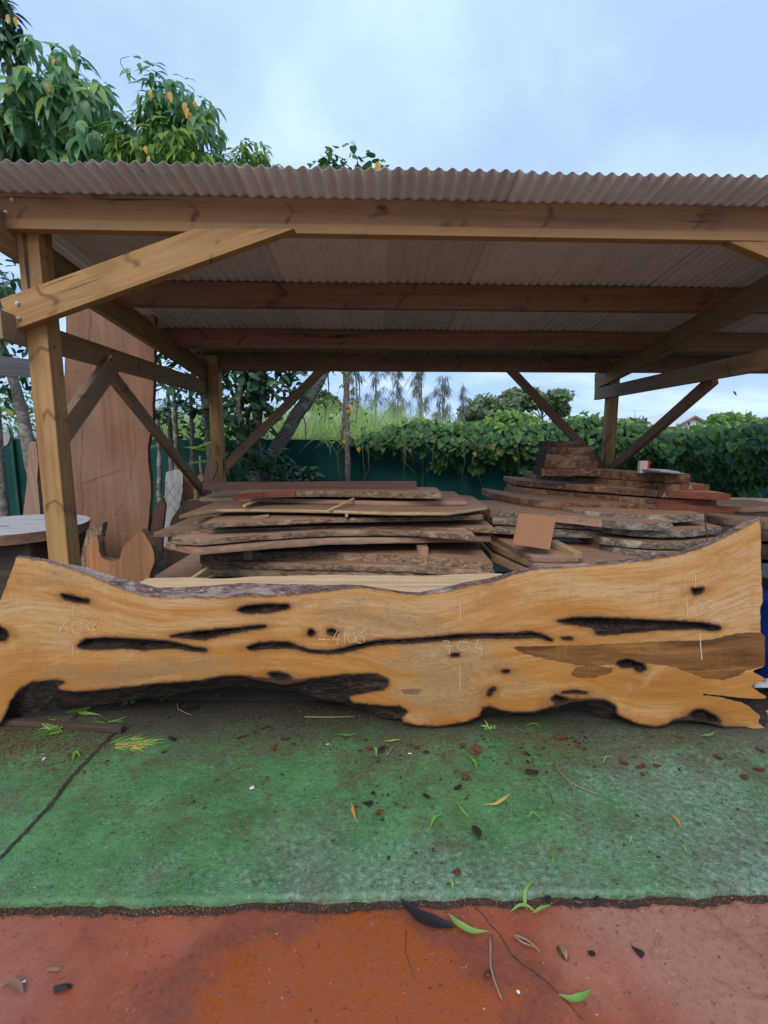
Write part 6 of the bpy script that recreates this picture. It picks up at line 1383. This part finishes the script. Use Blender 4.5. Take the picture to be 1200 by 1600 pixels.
def twig(path, r, label, m=None):
    o = limb('twig', [floor_pt(a, b, r + .002) for a, b in path], [r] * (len(path) - 1) + [r * .6], m or M_TWIG, None, 6, .002); tag(o, label, 'twig')
twig([(766,1466),(766,1494),(767,1515),(772,1536),(784,1565)], .0032, 'thin dry twig on the red concrete below the curved leaf')
twig([(866,1196),(884,1220),(900,1230),(934,1244)], .003, 'forked straw-coloured twig right of the black bark piece')
twig([(885,1221),(898,1236),(897,1250)], .003, 'short side twig of the forked straw-coloured twig')
twig([(804,1464),(822,1470),(836,1480),(843,1490)], .0028, 'bent pale twig between the crack and the seed pod')
twig([(804,1466),(816,1476),(836,1482)], .0026, 'second pale twig lying against the bent one')
twig([(604,1182),(612,1172),(617,1162)], .003, 'short brown stick below the second lobe of the slab')
twig([(476,1121),(510,1122),(555,1121)], .003, 'straight thin stick in the shade under the slab')
twig([(280,1094),(275,1110),(300,1118)], .0026, 'thin stalk near the black bark roll')
# clump of cut grass and weeds at left
def tuft(label, px, py, n, L, spread, name='grass_clump', ang=(-3.14, 3.14), w=.011, lift=.5, m=None):
    sd_ = []
    c = floor_pt(px, py)
    for _ in range(n):
        a = RNG.uniform(*ang); p = c + Vector((RNG.normal(0, spread[0]), RNG.normal(0, spread[1]), .004)); sd_.append((p, Vector((math.cos(a), math.sin(a) * .8, RNG.uniform(.05, lift))), RNG.uniform(.5, 1.) * L, w * RNG.uniform(.6, 1.1), Vector((RNG.uniform(-.3, .3), RNG.uniform(-.3, .3), -RNG.uniform(.05, .45)))))
    o = blades(name, label, 'grass', sd_, m or M_GLEAF); o['kind'] = 'thing'
    for v in o.data.vertices: v.co.z = max(v.co.z, .006)
tuft('clump of cut light green grass lying below the left part of the slab', 205, 1163, 42, .15, (.050, .022), ang=(-.7, 1.0), w=.006, lift=.12)
tuft('few dry straw blades mixed into the cut grass clump', 200, 1164, 9, .14, (.05, .02), ang=(-.6, .8), w=.006, lift=.12, m=M_YLEAF)
tuft('bright green weed with pointed leaves over the dark batten', 92, 1142, 24, .16, (.012, .012), 'weed', (1.9, 4.2), .016, .5)
tuft('weed with white-backed leaves growing out from under the slab at left', 128, 1112, 10, .14, (.01, .01), 'weed', (-3.1, 3.1), .02, .9)
tuft('small weed between the two grass clumps', 160, 1130, 8, .10, (.05, .01), 'weed', (-3.1, 3.1), .006, .3)
tuft('thin light weed at the foot of the notch in the slab bottom', 766, 1140, 9, .045, (.012, .006), 'weed', (-3.1, 3.1), .012, 1.)
for i, (px, py, s, lb) in enumerate(((150,1099,.07,'bluish round-leaved weed at the slab bottom nearest the white-backed weed'),(260,1098,.085,'largest bluish fern-like weed in the shade under the slab'),(340,1090,.07,'bluish weed in the shade under the left dip of the slab'),(206,1102,.06,'faint small weed between two bluish ones under the slab'))):
    t = tag(empty('weed', floor_pt(px, py)), lb, 'weed'); c = Vector(t.location)
    build_leaves(t, [(c + Vector((RNG.normal(0, s * .35), RNG.normal(0, s * .2), .015 + RNG.uniform(0, .04))), (rv(1) + Vector((0, -.3, .2))).normalized(), (Vector((0, -.6, 1)) + rv(.3)).normalized(), s * 4.2 * RNG.uniform(.7, 1.1)) for _ in range(9)], PH, M_LVINE, 9)
# a pale leaf hanging on a spider thread beyond the right post
lf = tag(empty('hanging_leaf', on_y(1149, 617, 7.6)), 'tiny pinkish leaf hanging on a thread in the open right of the back post', 'leaf'); c = Vector(lf.location)
build_leaves(lf, [(c + Vector((-.04, 0, .05)), Vector((.7, 0, -.7)), Vector((.2, -1, .2)), .55)], PO, M_SAWNP, 1, 'blade')
limb('thread', [c + Vector((-.04, 0, .05)), Vector((c.x - .04, c.y, 2.47))], [.0006, .0006], M_TWIG, lf, 4, 0)
